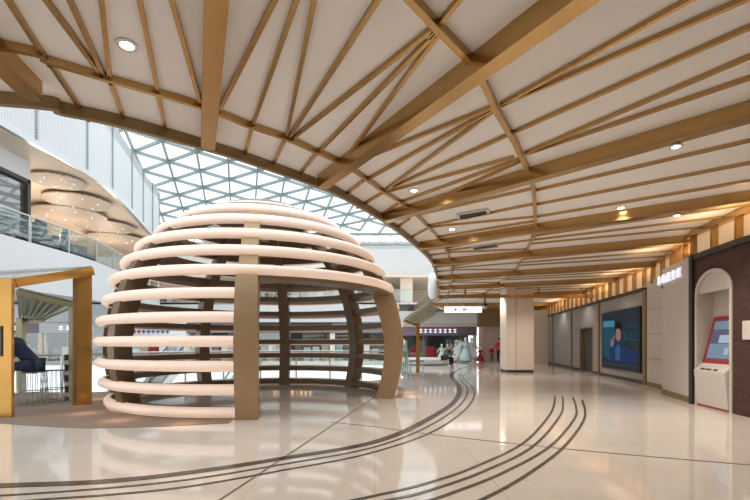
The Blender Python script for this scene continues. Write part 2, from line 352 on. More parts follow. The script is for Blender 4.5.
for i in range(4, 8):
    A, B = ND[i], ND[i+1]
    for t in (.25, .5, .75):
        pr = [(A['w'].lerp(B['w'], t), A['a2'].lerp(B['a2'], t if t == .5 else (.35 if t < .5 else .65)))]
        pr.append((A['a2'].lerp(B['a2'], {.25: .12, .5: .5, .75: .88}[t]), A['a1'].lerp(B['a1'], {.25: .4, .5: .5, .75: .6}[t])))
        if t != .5: pr.append((A['a1'].lerp(B['a1'], .35 if t < .5 else .65), A['r'].lerp(B['r'], .35 if t < .5 else .65)))
        for p, q in pr:
            if (p-q).length > .15: beam((p, q), .038, ZB, 'slim gold batten fanning out over the off-white ceiling', name='ceiling_batten', cat='ceiling batten', grp=G1)
# recessed lights
def downlight(px, r, label, z=CEIL, e=60, lit=True):
    p = F(px[0], px[1], z); t = thing('recessed_downlight', label, 'ceiling light', p)
    bm = NB(); lathe(bm, [(r, -.012), (r*1.22, -.012), (r*1.22, .004), (r, .004)], 28, p); obj('trim_ring', bm, M['white'], t, True)
    bm = NB(); lathe(bm, [(r*.98, -.008), (r*.5, -.016), (.01, -.018)], 24, p); obj('lens', bm, M['lamp'], t, True)
    if e: spot('lamp_light', p+Vector((0, 0, -.05)), e, WARM)
downlight((127, 44.5), .075, 'round recessed downlight glowing in the upper left ceiling, the largest in view', e=90)
downlight((414, 190), .075, 'small round downlight between ceiling battens above the dome doorway', e=110)
downlight((452, 229), .08, 'small downlight near the curved rim, right of the dome top', e=110)
downlight((621, 207.5), .08, 'small downlight on the ceiling left of the lit wall sign', e=120)
downlight((676, 146), .06, 'small downlight set on the wide beam at upper right', z=3.795, e=110)
downlight((677, 215), .06, 'small downlight set on the wide beam above the brick wall', z=3.795, e=90)
downlight((609, 220), .06, 'warm downlight under the wide beam left of centre of the right half', e=100)
downlight((537, 282), .10, 'distant warm downlight in front of the square column', e=160)
for k, (x, y) in enumerate([(3.5, 3.0), (-1.6, 3.0), (6.2, 2.4), (2.2, -2), (-4, -2)]):
    spot('ceiling_spot', (x, y, 3.9), 18 if x > 5 else (40 if x > 3 else 70), WARM)
for k, (x, y) in enumerate([(6.3, 7.5), (8.2, 16), (9.4, 20.5), (10.3, 25), (6, 21), (5.2, 28)]):
    spot('ceiling_spot', (x, y, 3.7), 130 if k > 3 else (20 if k == 0 else 50), WARM)  # spots without fittings; the far pair is stronger to brighten the background
def vent(pxs, label):
    a, b, c_, d = [F(x, y, CEIL-.005) for x, y in pxs]
    t = thing('air_vent', label, 'air vent', (a+c_)/2); bm = NB()
    for p, q in ((a, b), (b, c_), (c_, d), (d, a)): bar(bm, p, q, .05, .03)
    obj('frame', bm, M['white'], t); bm = NB()
    for k in range(7):
        s = (k+.5)/7; bar(bm, a.lerp(d, s), b.lerp(c_, s), .03, .02)
    obj('slat', bm, M['dark'], t)
vent([(458, 213.5), (487, 208.5), (489, 213.5), (459, 219)], 'dark louvred air vent in a white frame, nearer of the two on the ceiling')
vent([(472, 246), (497, 242.5), (499, 246), (473, 249.5)], 'dark louvred air vent in a white frame, farther of the two on the ceiling')

# ------------------------------------------------------------------ right wall
A_, B_ = Vector((11.6, 28.7, 0)), Vector((9.07, 14.5, 0))
nrm = Vector((-(B_-A_).y, (B_-A_).x, 0)).normalized()
if nrm.x > 0: nrm = -nrm
HW = 3.15
def wallbox(p, q, z0, z1, th, name, m, label, off=0, parent=None, cat=None, bevel=0):
    bm = NB(); p = Vector((p[0], p[1], 0)); q = Vector((q[0], q[1], 0)); n = Vector((-(q-p).y, (q-p).x, 0)).normalized()
    if n.x > 0: n = -n
    a = [p+n*off, q+n*off, q+n*(off-th), p+n*(off-th)]; prism(bm, a, z0, z1)
    if parent: return obj(name, bm, m, parent, bevel=bevel)
    return struct(name, bm, m, label, cat)
dL, dR = on_seg(579.6, A_, B_), on_seg(593, A_, B_)
e0 = on_seg(552, A_, B_)
wallbox(A_+(A_-B_)*.4, dL, 0, HW, .2, 'wall_right', M['greypanel'], 'long grey panelled wall stretch left of the dark doorway', cat='wall')
wallbox(dL, dR, 2.1, HW, .2, 'wall_right', M['greypanel'], 'grey wall panel above the dark doorway', cat='wall')
wallbox(dR, B_, 0, HW, .2, 'wall_right', M['greypanel'], 'grey wall panel behind and around the video screen', cat='wall')
# door
d = thing('door_1', 'dark green doorway recessed in the grey panelled wall', 'door', dL, kind='structure')
wallbox(dL, dR, 0, 2.1, .05, 'door_leaf', M['doorgreen'], '', -.15, d)
for q, q2 in ((dL, dL.lerp(dR, .06)), (dR.lerp(dL, .06), dR)): wallbox(q, q2, 0, 2.1, .16, 'door_frame', M['gold_dark'], '', .01, d)
wallbox(dL, dR, 2.1, 2.16, .06, 'door_frame', M['gold_dark'], '', .02, d)
hq = dL.lerp(dR, .8); wallbox(hq, hq.lerp(dR, .3), .98, 1.04, .05, 'door_handle', M['steel'], '', -.1, d)
for px, l in ((553, 'farthest'), (571.7, 'second farthest'), (599, 'third, just left of the video screen,'), (644.5, 'nearest, just right of the video screen,')):
    p = on_seg(px, A_, B_); q = p+(B_-A_).normalized()*(.22 if px > 640 else .14)
    wallbox(p, q, 0, HW+.02, .1, 'trim_wall_post', M['gold_dark'], l+' bronze upright on the grey panelled wall', .06, cat='wall trim')
wallbox(A_, dL, 0, .12, .04, 'baseboard_right', M['dark'], 'dark baseboard left of the doorway', .03, cat='baseboard')
wallbox(dR, B_, 0, .12, .04, 'baseboard_right', M['dark'], 'dark baseboard under the video screen', .03, cat='baseboard')
wallbox(A_+(A_-B_)*.4, B_, HW, HW+.13, .22, 'trim_wall_top', M['dark'], 'dark capping strip along the top of the grey panelled wall', .03, cat='wall trim')
# video screen
s0, s1 = on_seg(603.5, A_, B_), on_seg(642, A_, B_)
ts = thing('video_screen', 'large video wall showing a man in blue with hand to his face', 'screen', s0)
z0 = EYE-(368.5-HZ)/FPX*((s0.y+s1.y)/2); z1 = 2.62
wallbox(s0, s1, z0-.05, z1+.05, .08, 'screen_bezel', M['black'], '', .07, ts)
M['scr_bg'] = mat('screen_dark', (.004, .005, .008), .5, emis=(.010, .02, .035), es=.5, spec=.2)
wallbox(s0.lerp(s1, .02), s1.lerp(s0, .02), z0, z1, .01, 'display', M['scr_bg'], '', .08, ts)
su = (s1-s0).normalized(); sL = (s1-s0).length; sn = nrm
def scr(name, poly, col, es=.8, off=.084):
    bm = NB(); vs = [s0+su*(u*sL)+Vector((0, 0, z0+v*(z1-z0)))+sn*off for u, v in poly]
    bk = [v-sn*.003 for v in vs]; a = [bm.verts.new(v) for v in vs]; b = [bm.verts.new(v) for v in bk]; bm.faces.new(a); bm.faces.new(b[::-1])
    for i in range(len(a)): bm.faces.new((a[i], a[(i+1) % len(a)], b[(i+1) % len(a)], b[i]))
    key = 'scr_%s' % str(col)
    if key not in M: M[key] = mat('screen_glow', (.004, .004, .004), .6, emis=col, es=es*.36, spec=.1)
    return obj(name, bm, M[key], ts)
def ell(cx, cy, rx, ry, n=16, wob=0): return [(cx+rx*math.cos(k*2*PI/n)*(1+wob*math.sin(k*2.3)), cy+ry*math.sin(k*2*PI/n)*(1+wob*math.cos(k*1.7))) for k in range(n)]
scr('picture_backdrop', [(.05, .2), (.30, .14), (.42, .5), (.4, .83), (.06, .84)], (.03, .16, .24), .7, .0815)
scr('picture_backdrop', [(.05, .74), (.4, .74), (.38, .85), (.06, .86)], (.10, .42, .60), .9, .082)
scr('picture_backdrop', [(.62, .42), (.97, .45), (.97, .78), (.6, .78)], (.02, .07, .11), .8, .0815)
for k in range(12): scr('picture_detail', ell(.64+.3*random.random(), .48+.28*random.random(), .02, .012, 6), (.12, .25, .32), .7, .083)
scr('picture_shirt', [(.28, .12), (.24, .3), (.36, .42), (.5, .47), (.62, .4), (.76, .34), (.95, .3), (.9, .12)], (.015, .06, .22), .8, .083)
scr('picture_shirt', [(.42, .14), (.42, .36), (.5, .42), (.56, .34), (.54, .14)], (.05, .2, .42), .8, .0836)
scr('picture_face', ell(.50, .60, .07, .125), (.62, .30, .32), .8, .084)
scr('picture_hair', [(.43, .66), (.41, .76), (.46, .82), (.55, .81), (.59, .74), (.585, .56), (.56, .67), (.50, .70), (.45, .69)], (.006, .008, .012), .8, .0855)
scr('picture_hand', ell(.33, .44, .04, .07, 12, .12), (.60, .33, .36), .8, .085)
scr('picture_hand', [(.30, .46), (.33, .47), (.42, .56), (.40, .58)], (.60, .33, .36), .8, .085)
scr('picture_caption', [(.04, .065), (.96, .065), (.96, .075), (.04, .075)], (.2, .2, .2), .5, .083)

# service wall with curved front
def arcpts():
    return [(8.98, 14.2), (8.62, 12.85), (8.5, 12.7), (7.95, 11.9), (7.80, 11.45), (7.62, 10.9), (7.46, 10.4), (7.33, 9.9)]
ap = arcpts(); bk = [(9.3, 9.9), (9.6, 12.5), (9.4, 14.3)]
bm = NB(); prism(bm, ap+bk, .14, 3.42); struct('wall_service', bm, M['cream'], 'cream service wall with a curved corner carrying the lit sign', 'wall')
bm = NB(); W = [Vector((x-.012, y, 0)) for x, y in ap]
prism(bm, [(x-.025, y-.01) for x, y in ap]+bk, 0, .14); struct('baseboard_service', bm, M['gold_dark'], 'bronze plinth at the foot of the cream service wall', 'baseboard')
bm = NB()
for z in (.9, 1.7, 2.5): bar(bm, Vector((8.61, 12.85, z)), Vector((8.965, 14.2, z)), .01, .012)
struct('trim_service_wall', bm, M['joint'], 'thin horizontal joints in the cream wall beside the screen', 'wall trim')
bm = NB(); bar(bm, Vector((8.63, 12.83, 3.08)), Vector((7.93, 11.85, 2.98)), .06, .08)
struct('trim_service_wall', bm, M['dark'], 'short dark ledge under the lit sign at the curved corner', 'wall trim')
def text_mesh(s, size, ext):
    cu = bpy.data.curves.new('t', 'FONT'); cu.body = s; cu.size = size; cu.extrude = ext; cu.align_x = 'CENTER'; cu.align_y = 'CENTER'
    o = bpy.data.objects.new('t', cu); C.objects.link(o); bpy.context.view_layer.update()
    me = bpy.data.meshes.new_from_object(o.evaluated_get(bpy.context.evaluated_depsgraph_get())); bpy.data.objects.remove(o); return me
def place_text(name, s, size, p, q, z, mt, parent, off=.03, ext=.012):
    """letters reading from p to q"""
    me = text_mesh(s, size, ext); me.materials.clear(); me.materials.append(mt)
    p = Vector((p[0], p[1], 0)); q = Vector((q[0], q[1], 0)); u = (q-p).normalized(); n = Vector((0, 0, 1)).cross(u)*-1
    n = Vector((u.y, -u.x, 0)); c = (p+q)/2
    Mx = Matrix((( u.x, 0, n.x, c.x+n.x*off), (u.y, 0, n.y, c.y+n.y*off), (0, 1, 0, z), (0, 0, 0, 1)))
    me.transform(Mx); o = bpy.data.objects.new(name, me); C.objects.link(o)
    if parent: o.parent = parent; o.matrix_parent_inverse = Matrix.Translation(parent.location).inverted()
    return o
p0, p1 = on_seg(659, (7.95, 11.9), (7.33, 9.9)), on_seg(684, (7.95, 11.9), (7.33, 9.9))
sg = thing('wall_sign', 'white glowing five-character sign high on the cream service wall', 'sign', (p0+p1)/2)
for k, ch in enumerate('自助服务区'):
    a = p0.lerp(p1, (k+.05)/5); b = p0.lerp(p1, (k+.95)/5)
    place_text('letter', ch, .27, a, b, 3.12, M['signlit'], sg, .05, .02)

# brick wall with arched niches
BWp = [(7.32, 9.86), (7.06, 8.36), (6.93, 6.4), (6.85, 4.4), (6.85, -7)]
def bw(y):   # x of brick face at depth y
    for (x0, y0), (x1, y1) in zip(BWp, BWp[1:]):
        if y1 <= y <= y0: return x0+(x1-x0)*(y-y0)/(y1-y0)
    return 6.85
k0 = on_seg(696, BWp[0], BWp[1]); k1 = on_seg(733, BWp[0], BWp[1])
nd_ = (k1-k0); nn = Vector((-nd_.y, nd_.x, 0)).normalized(); nn = -nn if nn.x > 0 else nn
def niche_wall(ya, yb, zt, y0, y1, spr, top, name, label):
    """brick panel from depth ya down to yb with an arched opening between y1 (far) and y0 (near)"""
    bm = NB(); th = .25
    def v(y, z): return Vector((bw(y), y, z))
    n = 12; archp = []
    for k in range(n+1):
        a = PI*k/n; archp.append((y0+(y1-y0)*(.5-.5*math.cos(a)), spr+(top-spr)*math.sin(a)))
    outline = [(ya, 0), (ya, zt), (yb, zt), (yb, 0), (y0, 0), (y0, spr)] + archp[1:-1] + [(y1, spr), (y1, 0)]
    f = [bm.verts.new(v(y, z)) for y, z in outline]; b = [bm.verts.new(v(y, z)+Vector((th, .03, 0))) for y, z in outline]
    bm.faces.new(f); bm.faces.new(b[::-1])
    for i in range(len(f)): bm.faces.new((f[i], f[(i+1) % len(f)], b[(i+1) % len(f)], b[i]))
    struct(name, bm, M['brick'], label, 'wall')
    # niche surround + recess
    t = thing('niche', 'white arched niche holding the red kiosk' if y0 > 8 else 'white arched niche at the right edge of the photo', 'niche', (bw(y0), y0, 0), kind='structure')
    bm = NB(); path_o = [(y0, 0), (y0, spr)]+archp[1:-1]+[(y1, spr), (y1, 0)]
    cy = (y0+y1)/2; sw = .075/(abs(y1-y0)/2)
    path_i = [(cy+(y-cy)*(1-sw), z-(.07 if z > spr+.1 else 0)) for y, z in path_o]
    fo = [[bm.verts.new(v(y, z)+Vector((o, 0, 0))) for y, z in P_] for P_, o in ((path_o, -.03), (path_i, -.03), (path_i, .6), (path_o, .6))]
    for A, B in zip(fo, fo[1:]+fo[:1]):
        for i in range(len(A)-1): bm.faces.new((A[i], A[i+1], B[i+1], B[i]))
    obj('surround', bm, M['cream'], t)
    bm = NB(); box(bm, (bw(y0)+.55, y0-.12, 0), (bw(y0)+.7, y1+.12, top+.1)); obj('back_panel', bm, M['cream'], t)
    bm = NB(); pts_ = [q for q in path_i if q[1] >= spr]; pts_ = [(y, z) for y, z in pts_]
    a = [bm.verts.new(v(y, z)+Vector((.02, 0, 0))) for y, z in pts_]; b = [bm.verts.new(v(y, z)+Vector((.06, 0, 0))) for y, z in pts_]
    bm.faces.new(a); bm.faces.new(b[::-1])
    for i in range(len(a)): bm.faces.new((a[i], a[(i+1) % len(a)], b[(i+1) % len(a)], b[i]))
    obj('arch_panel', bm, M['cream'], t)
niche_wall(9.86, 8.3, 3.3, k1.y, k0.y, 2.5, 2.98, 'wall_brick', 'dark red brick wall around the arched kiosk niche')
niche_wall(8.3, 6.0, 3.3, 6.8, 7.95, 2.5, 2.98, 'wall_brick', 'dark red brick wall at the right edge beside the kiosk niche')
bm = NB(); prism(bm, [(6.93, 6.0), (6.85, 4.4), (6.85, -7), (7.15, -7), (7.15, 4.4), (7.23, 6.0)], 0, 3.3); struct('wall_brick', bm, M['brick'], 'dark red brick wall continuing towards the viewer beyond the frame', 'wall')
bm = NB(); prism(bm, [(x-.05, y) for x, y in BWp]+[(7.2, -7), (7.4, 6), (7.6, 9.86)], 3.3, 3.42); struct('trim_wall_top', bm, M['dark'], 'dark capping strip along the top of the brick wall', 'wall trim')
bm = NB(); box(bm, (7.24, 9.84, 0), (7.5, 9.93, 3.42)); struct('trim_wall_post', bm, M['dark'], 'dark upright between cream service wall and brick wall', 'wall trim')
# small cream board at right edge
yy = 8.08; bm = NB(); box(bm, (bw(yy)-.06, 7.3, 1.46), (bw(yy)-.02, yy+.1, 1.82)); tag(obj('sign_board', bm, M['cream'], bevel=.01), 'blank cream board fixed to the brick at the right edge of the photo', 'board')
# kiosk
kc = (k0+k1)/2; ku = (k1-k0).normalized(); kn = nn
kt = thing('ticket_kiosk', 'self-service kiosk with a tilted red-framed screen and pale cabinet in the niche', 'kiosk', (kc.x, kc.y, 0))
kh = (k1-k0).length/2-.1
def kprism(name, prof, m, hw, bevel=.008, off=0, par=None):
    """prof: (outwards, z) profile extruded along the wall"""
    bm = NB(); c = Vector((kc.x, kc.y, 0))
    a = [bm.verts.new(c+ku*(off-hw)+kn*u+Vector((0, 0, z))) for u, z in prof]; b = [bm.verts.new(c+ku*(off+hw)+kn*u+Vector((0, 0, z))) for u, z in prof]
    bm.faces.new(a); bm.faces.new(b[::-1])
    for i in range(len(a)): bm.faces.new((a[i], a[(i+1) % len(a)], b[(i+1) % len(a)], b[i]))
    return obj(name, bm, m, par or kt, bevel=bevel)
kprism('base_plinth', [(-.35, .0), (.02, .0), (.02, .05), (-.35, .05)], M['red'], kh)
kprism('cabinet', [(-.38, .05), (.03, .05), (.10, .80), (-.08, .97), (-.38, .97)], M['kioskgrey'], kh)
for k, (o_, wd_) in enumerate([(-.26, .07), (-.05, .1), (.2, .07)]): kprism('slot', [(.085, .825), (.055, .853), (.04, .838), (.07, .81)], M['black'], wd_, 0, o_)
hd = kprism('screen_housing', [(-.06, .95), (-.30, 1.98), (-.38, 1.98), (-.38, .9), (-.16, .9)], M['red'], kh-.01, .02)
M['kscreen'] = mat('kiosk_display', (.05, .08, .1), .15, emis=(.16, .26, .36), es=.5)
M['kscreen2'] = mat('kiosk_display_panel', (.05, .08, .1), .15, emis=(.45, .55, .66), es=.5)
M['kscreen3'] = mat('kiosk_display_dark', (.05, .02, .02), .15, emis=(.08, .11, .2), es=.5)
def kface(v0, v1, dz=.004): # stretch of tilted face
    a = Vector((-.06, .95)).lerp(Vector((-.30, 1.98)), v0); b = Vector((-.06, .95)).lerp(Vector((-.30, 1.98)), v1)
    n = Vector((.974, .227)); return [tuple(a-n*.01), tuple(b-n*.01), tuple(b+n*dz), tuple(a+n*dz)]
kprism('display', kface(.10, .91), M['kscreen3'], kh-.12, 0)
kprism('display_panel', kface(.12, .42, .006), M['kscreen'], kh-.14, 0)
kprism('display_panel', kface(.44, .60, .006), M['kscreen2'], kh*.34, 0, .06)
kprism('display_panel', kface(.72, .89, .006), M['kscreen'], kh-.14, 0)
kprism('display_panel', kface(.20, .34, .007), M['kscreen2'], .07, 0, .22)
kprism('side_slot', [(-.02, .35), (-.02, .6), (-.08, .6), (-.08, .35)], M['black'], .004, 0, kh)

# clerestory above the right wall
cl = [Vector((x, y, 0)) for x, y in [(6.93, -7), (6.93, 4.4), (7.0, 6.4), (7.14, 8.36), (7.4, 9.9), (8.3, 11.9), (8.7, 12.9), (9.15, 14.5), (11.68, 28.7), (12.9, 35)]]
for a, b in zip(cl, cl[1:]):
    n = max(1, round((b-a).length/.82)); u = (b-a).normalized(); s = Vector((-u.y, u.x, 0))
    for k in range(n):
        p = a.lerp(b, k/n); q = a.lerp(b, (k+1)/n)
        if p.y < 5: continue
        bm = NB(); prism(bm, [p, q, q-s*.03, p-s*.03], 3.3, CEIL); struct('window_clerestory', bm, M['clere'], 'warm lit clerestory pane above the right wall', 'clerestory pane', 'clerestory panes above the right wall')
        bm = NB(); prism(bm, [p+s*.12-u*.035, p+s*.12+u*.035, p-s*.02+u*.035, p-s*.02-u*.035], 3.3, CEIL); struct('trim_mullion', bm, M['gold'], 'gold mullion between lit panes above the right wall', 'mullion', 'mullions above the right wall')
bm = NB()
for a, b in zip(cl, cl[1:]): bar(bm, a+Vector((-.06, 0, 3.98)), b+Vector((-.06, 0, 3.98)), .14, .12)
struct('trim_clerestory_top', bm, M['gold'], 'gold rail where the ceiling meets the lit panes', 'wall trim')
for (x, y) in ((6.6, 8.0), (7.6, 11.3), (8.8, 15.3), (9.6, 19), (10.2, 22.5), (10.9, 26)):
    o = area('cove_light', (x, y, 3.62), (PI, 0, 0), .25, 2.2, 6, (1, .66, .34))

# square column, walls at the back right
Yc = 20.3; xa, xb = (506.5-CX)/FPX*Yc, (534-CX)/FPX*Yc
bm = NB(); box(bm, (xa, Yc, .12), (xb, Yc+1.05, CEIL)); struct('column', bm, M['colpaint'], 'large square cream column standing on the marble floor', 'column', bevel=.02)
bm = NB(); box(bm, (xa+.02, Yc+.02, 0), (xb-.02, Yc+1.0, .12)); struct('baseboard_column', bm, M['dark'], 'dark plinth under the square column', 'baseboard')
bm = NB(); bar(bm, Vector((xa+.45, Yc-.005, 3.9)), Vector((xa+.45, Yc-.005, .15)), .012, .012, Vector((0, 1, 0))); struct('trim_column', bm, M['joint'], 'thin vertical joint on the column face', 'trim')
bm = NB(); box(bm, (10.5, 28.9, 0), (13, 29.2, 3.6)); struct('wall_back', bm, M['colpaint'], 'cream end wall behind the column at the right', 'wall')
bm = NB(); box(bm, (9.9, 30.5, 0), (10.6, 30.8, 3.3)); struct('wall_back', bm, M['white'], 'narrow white wall strip just right of the column', 'wall')
bm = NB(); box(bm, (8.2, 33.2, 2.9), (14, 34, 5)); box(bm, (7.6, 31.6, 2.6), (10.6, 32.1, 4.0)); struct('ceiling_soffit', bm, M['gold_dark'], 'bronze soffit block hanging left of the column top', 'ceiling')

# ------------------------------------------------------------------ the ribbed dome
dome = thing('ribbed_dome', 'walk-in dome of stacked glowing pink-white rings on bronze ribs', 'pavilion', DC)
RZ = [.12, .55, .98, 1.43, 1.87, 2.32, 2.77, 3.18, 3.57, 3.97, 4.34, 4.62]
RR = [3.55, 3.66, 3.73, 3.75, 3.70, 3.60, 3.46, 3.24, 2.96, 2.56, 2.06, 1.40]
J0, J1 = -80.5, -7.0
def halfell(a, b, n=9): return [(a*math.cos(t), b*math.sin(t)) for t in [(-PI/2+PI*k/(n-1)) for k in range(n)]]
for i, (z, r) in enumerate(zip(RZ, RR)):
    full = z > 2.6
    azs = [k*3 for k in range(120)] if full else [J1+3+(360-(J1-J0)-5.4)*k/100 for k in range(101)]
    path = [(dpt(a, r-.12, z), ddir(a)) for a in azs]
    lean = max(0, (z-DZ)/DR)
    bm = NB(); h = .075; sweep(bm, path, [(-.30, -h+lean*.20), (.0, -h-.0), (.0, h+.01), (-.30, h+lean*.20)], full)
    ring = obj('ring', bm, M['bronze'], dome, True)
    bm = NB(); sweep(bm, path, [(-.02, -.1), *[(x, y-.0) for x, y in halfell(.12, .1)], (-.02, .1)], full)
    obj('light_tube', bm, M['tube'], ring, True)
def rib(az, half_w, depth, ztop=4.62, out=.0, z0=0, m='rib'):
    bm = NB(); rings = []; zs = [z0+(ztop-z0)*k/26 for k in range(27)]
    a = math.radians(az); tdir = Vector((-math.sin(a), math.cos(a), 0))
    def rad(z):
        if z <= RZ[0]: return RR[0]-(RZ[0]-z)*.2
        for (z1_, r1), (z2_, r2) in zip(zip(RZ, RR), zip(RZ[1:], RR[1:])):
            if z1_ <= z <= z2_: return r1+(r2-r1)*(z-z1_)/(z2_-z1_)
        return RR[-1]
    for z in zs:
        ro = rad(z)+out; e = 1-.35*max(0, z-2.5)/2.1; tilt = max(0, (z-DZ))*.12
        ri = max(ro-depth*(1+tilt), .3)
        rings.append([bm.verts.new(dpt(az, rr, z)+tdir*s*half_w*e) for rr, s in ((ri, -1), (ro, -1), (ro, 1), (ri, 1))])
    for A, B in zip(rings, rings[1:]):
        for k in range(4): bm.faces.new((A[k], A[(k+1) % 4], B[(k+1) % 4], B[k]))
    bm.faces.new(rings[0][::-1]); bm.faces.new(rings[-1])
    return obj('rib', bm, M[m], dome, True)
rib(J0+.6, .20, .45, out=.03, ztop=2.66); rib(J1-.2, .15, .45, out=-.05, ztop=2.66)
rib(J0+.6, .19, .30, out=-.12, z0=2.6); rib(J1-.6, .19, .35, out=-.12, z0=2.6)
for az in (47, 92, 137, 197, 232): rib(az, .16, .34, out=-.10, m='bronze')
bm = NB(); path = [(dpt(a, RR[6]-.3, 0), ddir(a)) for a in [J0+(J1-J0)*k/24 for k in range(25)]]
sweep(bm, path, [(-.15, 2.58), (.2, 2.6), (.2, 2.69), (-.15, 2.69)]); obj('door_lintel', bm, M['bronze'], dome, True)
bm = NB(); lathe(bm, [(1.28, 4.58), (1.28, 4.68), (.02, 4.72)], 40, DC)
obj('crown_plate', bm, M['bronze'], dome, True)
# unseen warm spots just outside the dome foot, for the glow on the carpet
for a in (-95, -115, -135, -155, -172, 0, 12):
    o = spot('dome_foot_spot', dpt(a, 3.95, .30), 4.5, (1, .55, .35), 2.6, 1, .15)

# ------------------------------------------------------------------ railings round the atrium
def railing(pts, label, h=1.1, step=1.3, gm='glass', z=0, name='glass_railing', pm='steel'):
    t = thing(name, label, 'railing', (pts[0][0], pts[0][1], z)); V_ = [Vector((p[0], p[1], z)) for p in pts]
    bm = NB(); tube(bm, [v+Vector((0, 0, h)) for v in V_], .03, 8); obj('handrail', bm, M[pm], t, True)
    bm = NB()
    for a, b in zip(V_, V_[1:]): bar(bm, a+Vector((0, 0, h-.06)), b+Vector((0, 0, h-.06)), .012, h-.16)
    obj('glass_panel', bm, M[gm], t)
    acc = 0
    for a, b in zip(V_, V_[1:]):
        L = (b-a).length; s = acc
        while s < L:
            p = a.lerp(b, s/L); bm = NB(); box(bm, (p.x-.025, p.y-.025, z), (p.x+.025, p.y+.025, z+h-.02)); obj('post', bm, M[pm], t); s += step
        acc = s-L
    return t
back = [tuple(dpt(a, 4.78)[:2]) for a in range(60, 169, 6)]
railing([(1.32, 33), (1.32, 17.4)]+back, 'glass railing with steel handrail curving behind the dome around the atrium')
railing([(-7.9, 10.85), (-9.1, 10.45), (-12.5, 10.45)], 'glass railing behind the left gold gateway')
# lit marquee post by the left gate
pl = F(68.5, 400.5)
t = thing('lit_post', 'slim dark post with white lit squares beside the left gold gateway', 'post', pl); bm = NB()
box(bm, (pl.x-.07, pl.y-.05, 0), (pl.x+.07, pl.y+.05, 1.12)); obj('post_body', bm, M['dark'], t)
for k in range(4): bm = NB(); box(bm, (pl.x-.05, pl.y-.07, .1+k*.26), (pl.x+.05, pl.y-.05, .20+k*.26)); obj('lit_square', bm, M['colpaint'], t)

# ------------------------------------------------------------------ left gold gateway
G0 = F(11, 417.5); G1_ = F(83, 405.5)
gate = thing('gold_gateway', 'gold metal gateway frame with sloping head at the left edge', 'gateway', G1_)
u = (G1_-G0).normalized(); s = Vector((u.y, -u.x, 0))
def gpost(c, w_, d_, h, name, m='gold_post'):
    bm = NB(); prism(bm, [c-u*w_/2-s*d_/2, c+u*w_/2-s*d_/2, c+u*w_/2+s*d_/2, c-u*w_/2+s*d_/2], 0, h); return obj(name, bm, M[m], gate, bevel=.01)
rd = Vector((G1_.x, G1_.y, 0)).normalized(); rs = Vector((rd.y, -rd.x, 0))
bm = NB(); prism(bm, [G1_-rs*.12, G1_+rs*.17, G1_+rs*.17+rd*.12, G1_-rs*.12+rd*.12], 0, 3.07); obj('post', bm, M['gold_post'], gate, bevel=.008)
bm = NB(); prism(bm, [G1_-rs*.19+rd*.03, G1_-rs*.12+rd*.03, G1_-rs*.12+rd*.14, G1_-rs*.19+rd*.14], 0, 3.05); obj('door_jamb', bm, M['gold_dark'], gate)
bm = NB(); box(bm, (G0.x-.62, G0.y-.05, 0), (G0.x+.06, G0.y+.01, 2.60)); lp = obj('panel', bm, M['gold_post'], gate, bevel=.01)
for k in range(5):
    bm = NB(); x = G0.x-.15-k*.08; box(bm, (x, G0.y-.07, 1.15-.04*k), (x+.035, G0.y-.045, 1.72+.13*k-.0)); obj('slot', bm, M['dark'], lp)
bm = NB(); bar(bm, Vector((G0.x+.0, G0.y+.03, 2.62)), Vector((G1_.x+.14, G1_.y+.05, 3.10)), .14, .17); obj('head_beam', bm, M['gold_post'], gate)
bm = NB(); bar(bm, Vector((G0.x-.6, G0.y+.03, 2.6)), Vector((G0.x+.06, G0.y+.03, 2.62)), .14, .17); obj('head_beam', bm, M['gold_post'], gate)
bm = NB(); a = Vector((G0.x+.0, G0.y+.05, 2.64)); b = Vector((G1_.x+.14, G1_.y+.08, 3.13)); c = b+Vector((-5.5, 1.2, -.1)); d = a+Vector((-4.0, .3, 0))
vs = [bm.verts.new(v) for v in (a, b, c, d)]; v2 = [bm.verts.new(v+Vector((0, 0, .02))) for v in (a, b, c, d)]
bm.faces.new(vs); bm.faces.new(v2[::-1])
for i in range(4): bm.faces.new((vs[i], vs[(i+1) % 4], v2[(i+1) % 4], v2[i]))
obj('glass_roof', bm, M['frost'], gate)
bm = NB(); bar(bm, b, c, .05, .05); bar(bm, d, c, .05, .05); bar(bm, a, c, .03, .03); obj('roof_edge', bm, M['slatgreen'], gate)
# slatted canopy behind it
c1, c2, c3, c4 = D(18, 290, 9.9), D(77, 304, 10.25), D(44, 319, 12.4), D(20, 318, 12.4)
def canopy(cs, n, label, posts, pm, name='slatted_canopy'):
    t = thing(name, label, 'canopy', posts[0]); a, b, c, d = cs; bm = NB()
    vs = [bm.verts.new(v+Vector((0, 0, .05))) for v in cs]; v2 = [bm.verts.new(v+Vector((0, 0, .07))) for v in cs]
    bm.faces.new(vs); bm.faces.new(v2[::-1])
    for i in range(4): bm.faces.new((vs[i], vs[(i+1) % 4], v2[(i+1) % 4], v2[i]))
    obj('roof_panel', bm, M['canopy'], t)
    for k in range(n+1):
        s_ = k/n; bm = NB(); bar(bm, a.lerp(b, s_), d.lerp(c, s_), .05, .05); obj('slat', bm, M['slatgreen'], t)
    for p, q in ((a, b), (d, c)): bm = NB(); bar(bm, p, q, .09, .11); obj('roof_frame', bm, M[pm], t)
    for p, h in zip(posts, [None]*9):
        bm = NB(); hh = p.z; box(bm, (p.x-.08, p.y-.08, 0), (p.x+.08, p.y+.08, hh)); obj('post', bm, M[pm], t)
    return t
canopy((c1, c2, c3, c4), 7, 'olive slatted canopy roof seen through the left gold gateway', [Vector((c4.x+.12, 12.3, c4.z)), Vector((c2.x-.1, 10.3, c2.z))], 'slatgreen')
r1, r2, r3, r4 = Vector((1.22, 17.9, 2.38)), Vector((2.27, 17.8, 3.08)), Vector((3.25, 20.8, 3.10)), Vector((2.08, 20.7, 2.28))
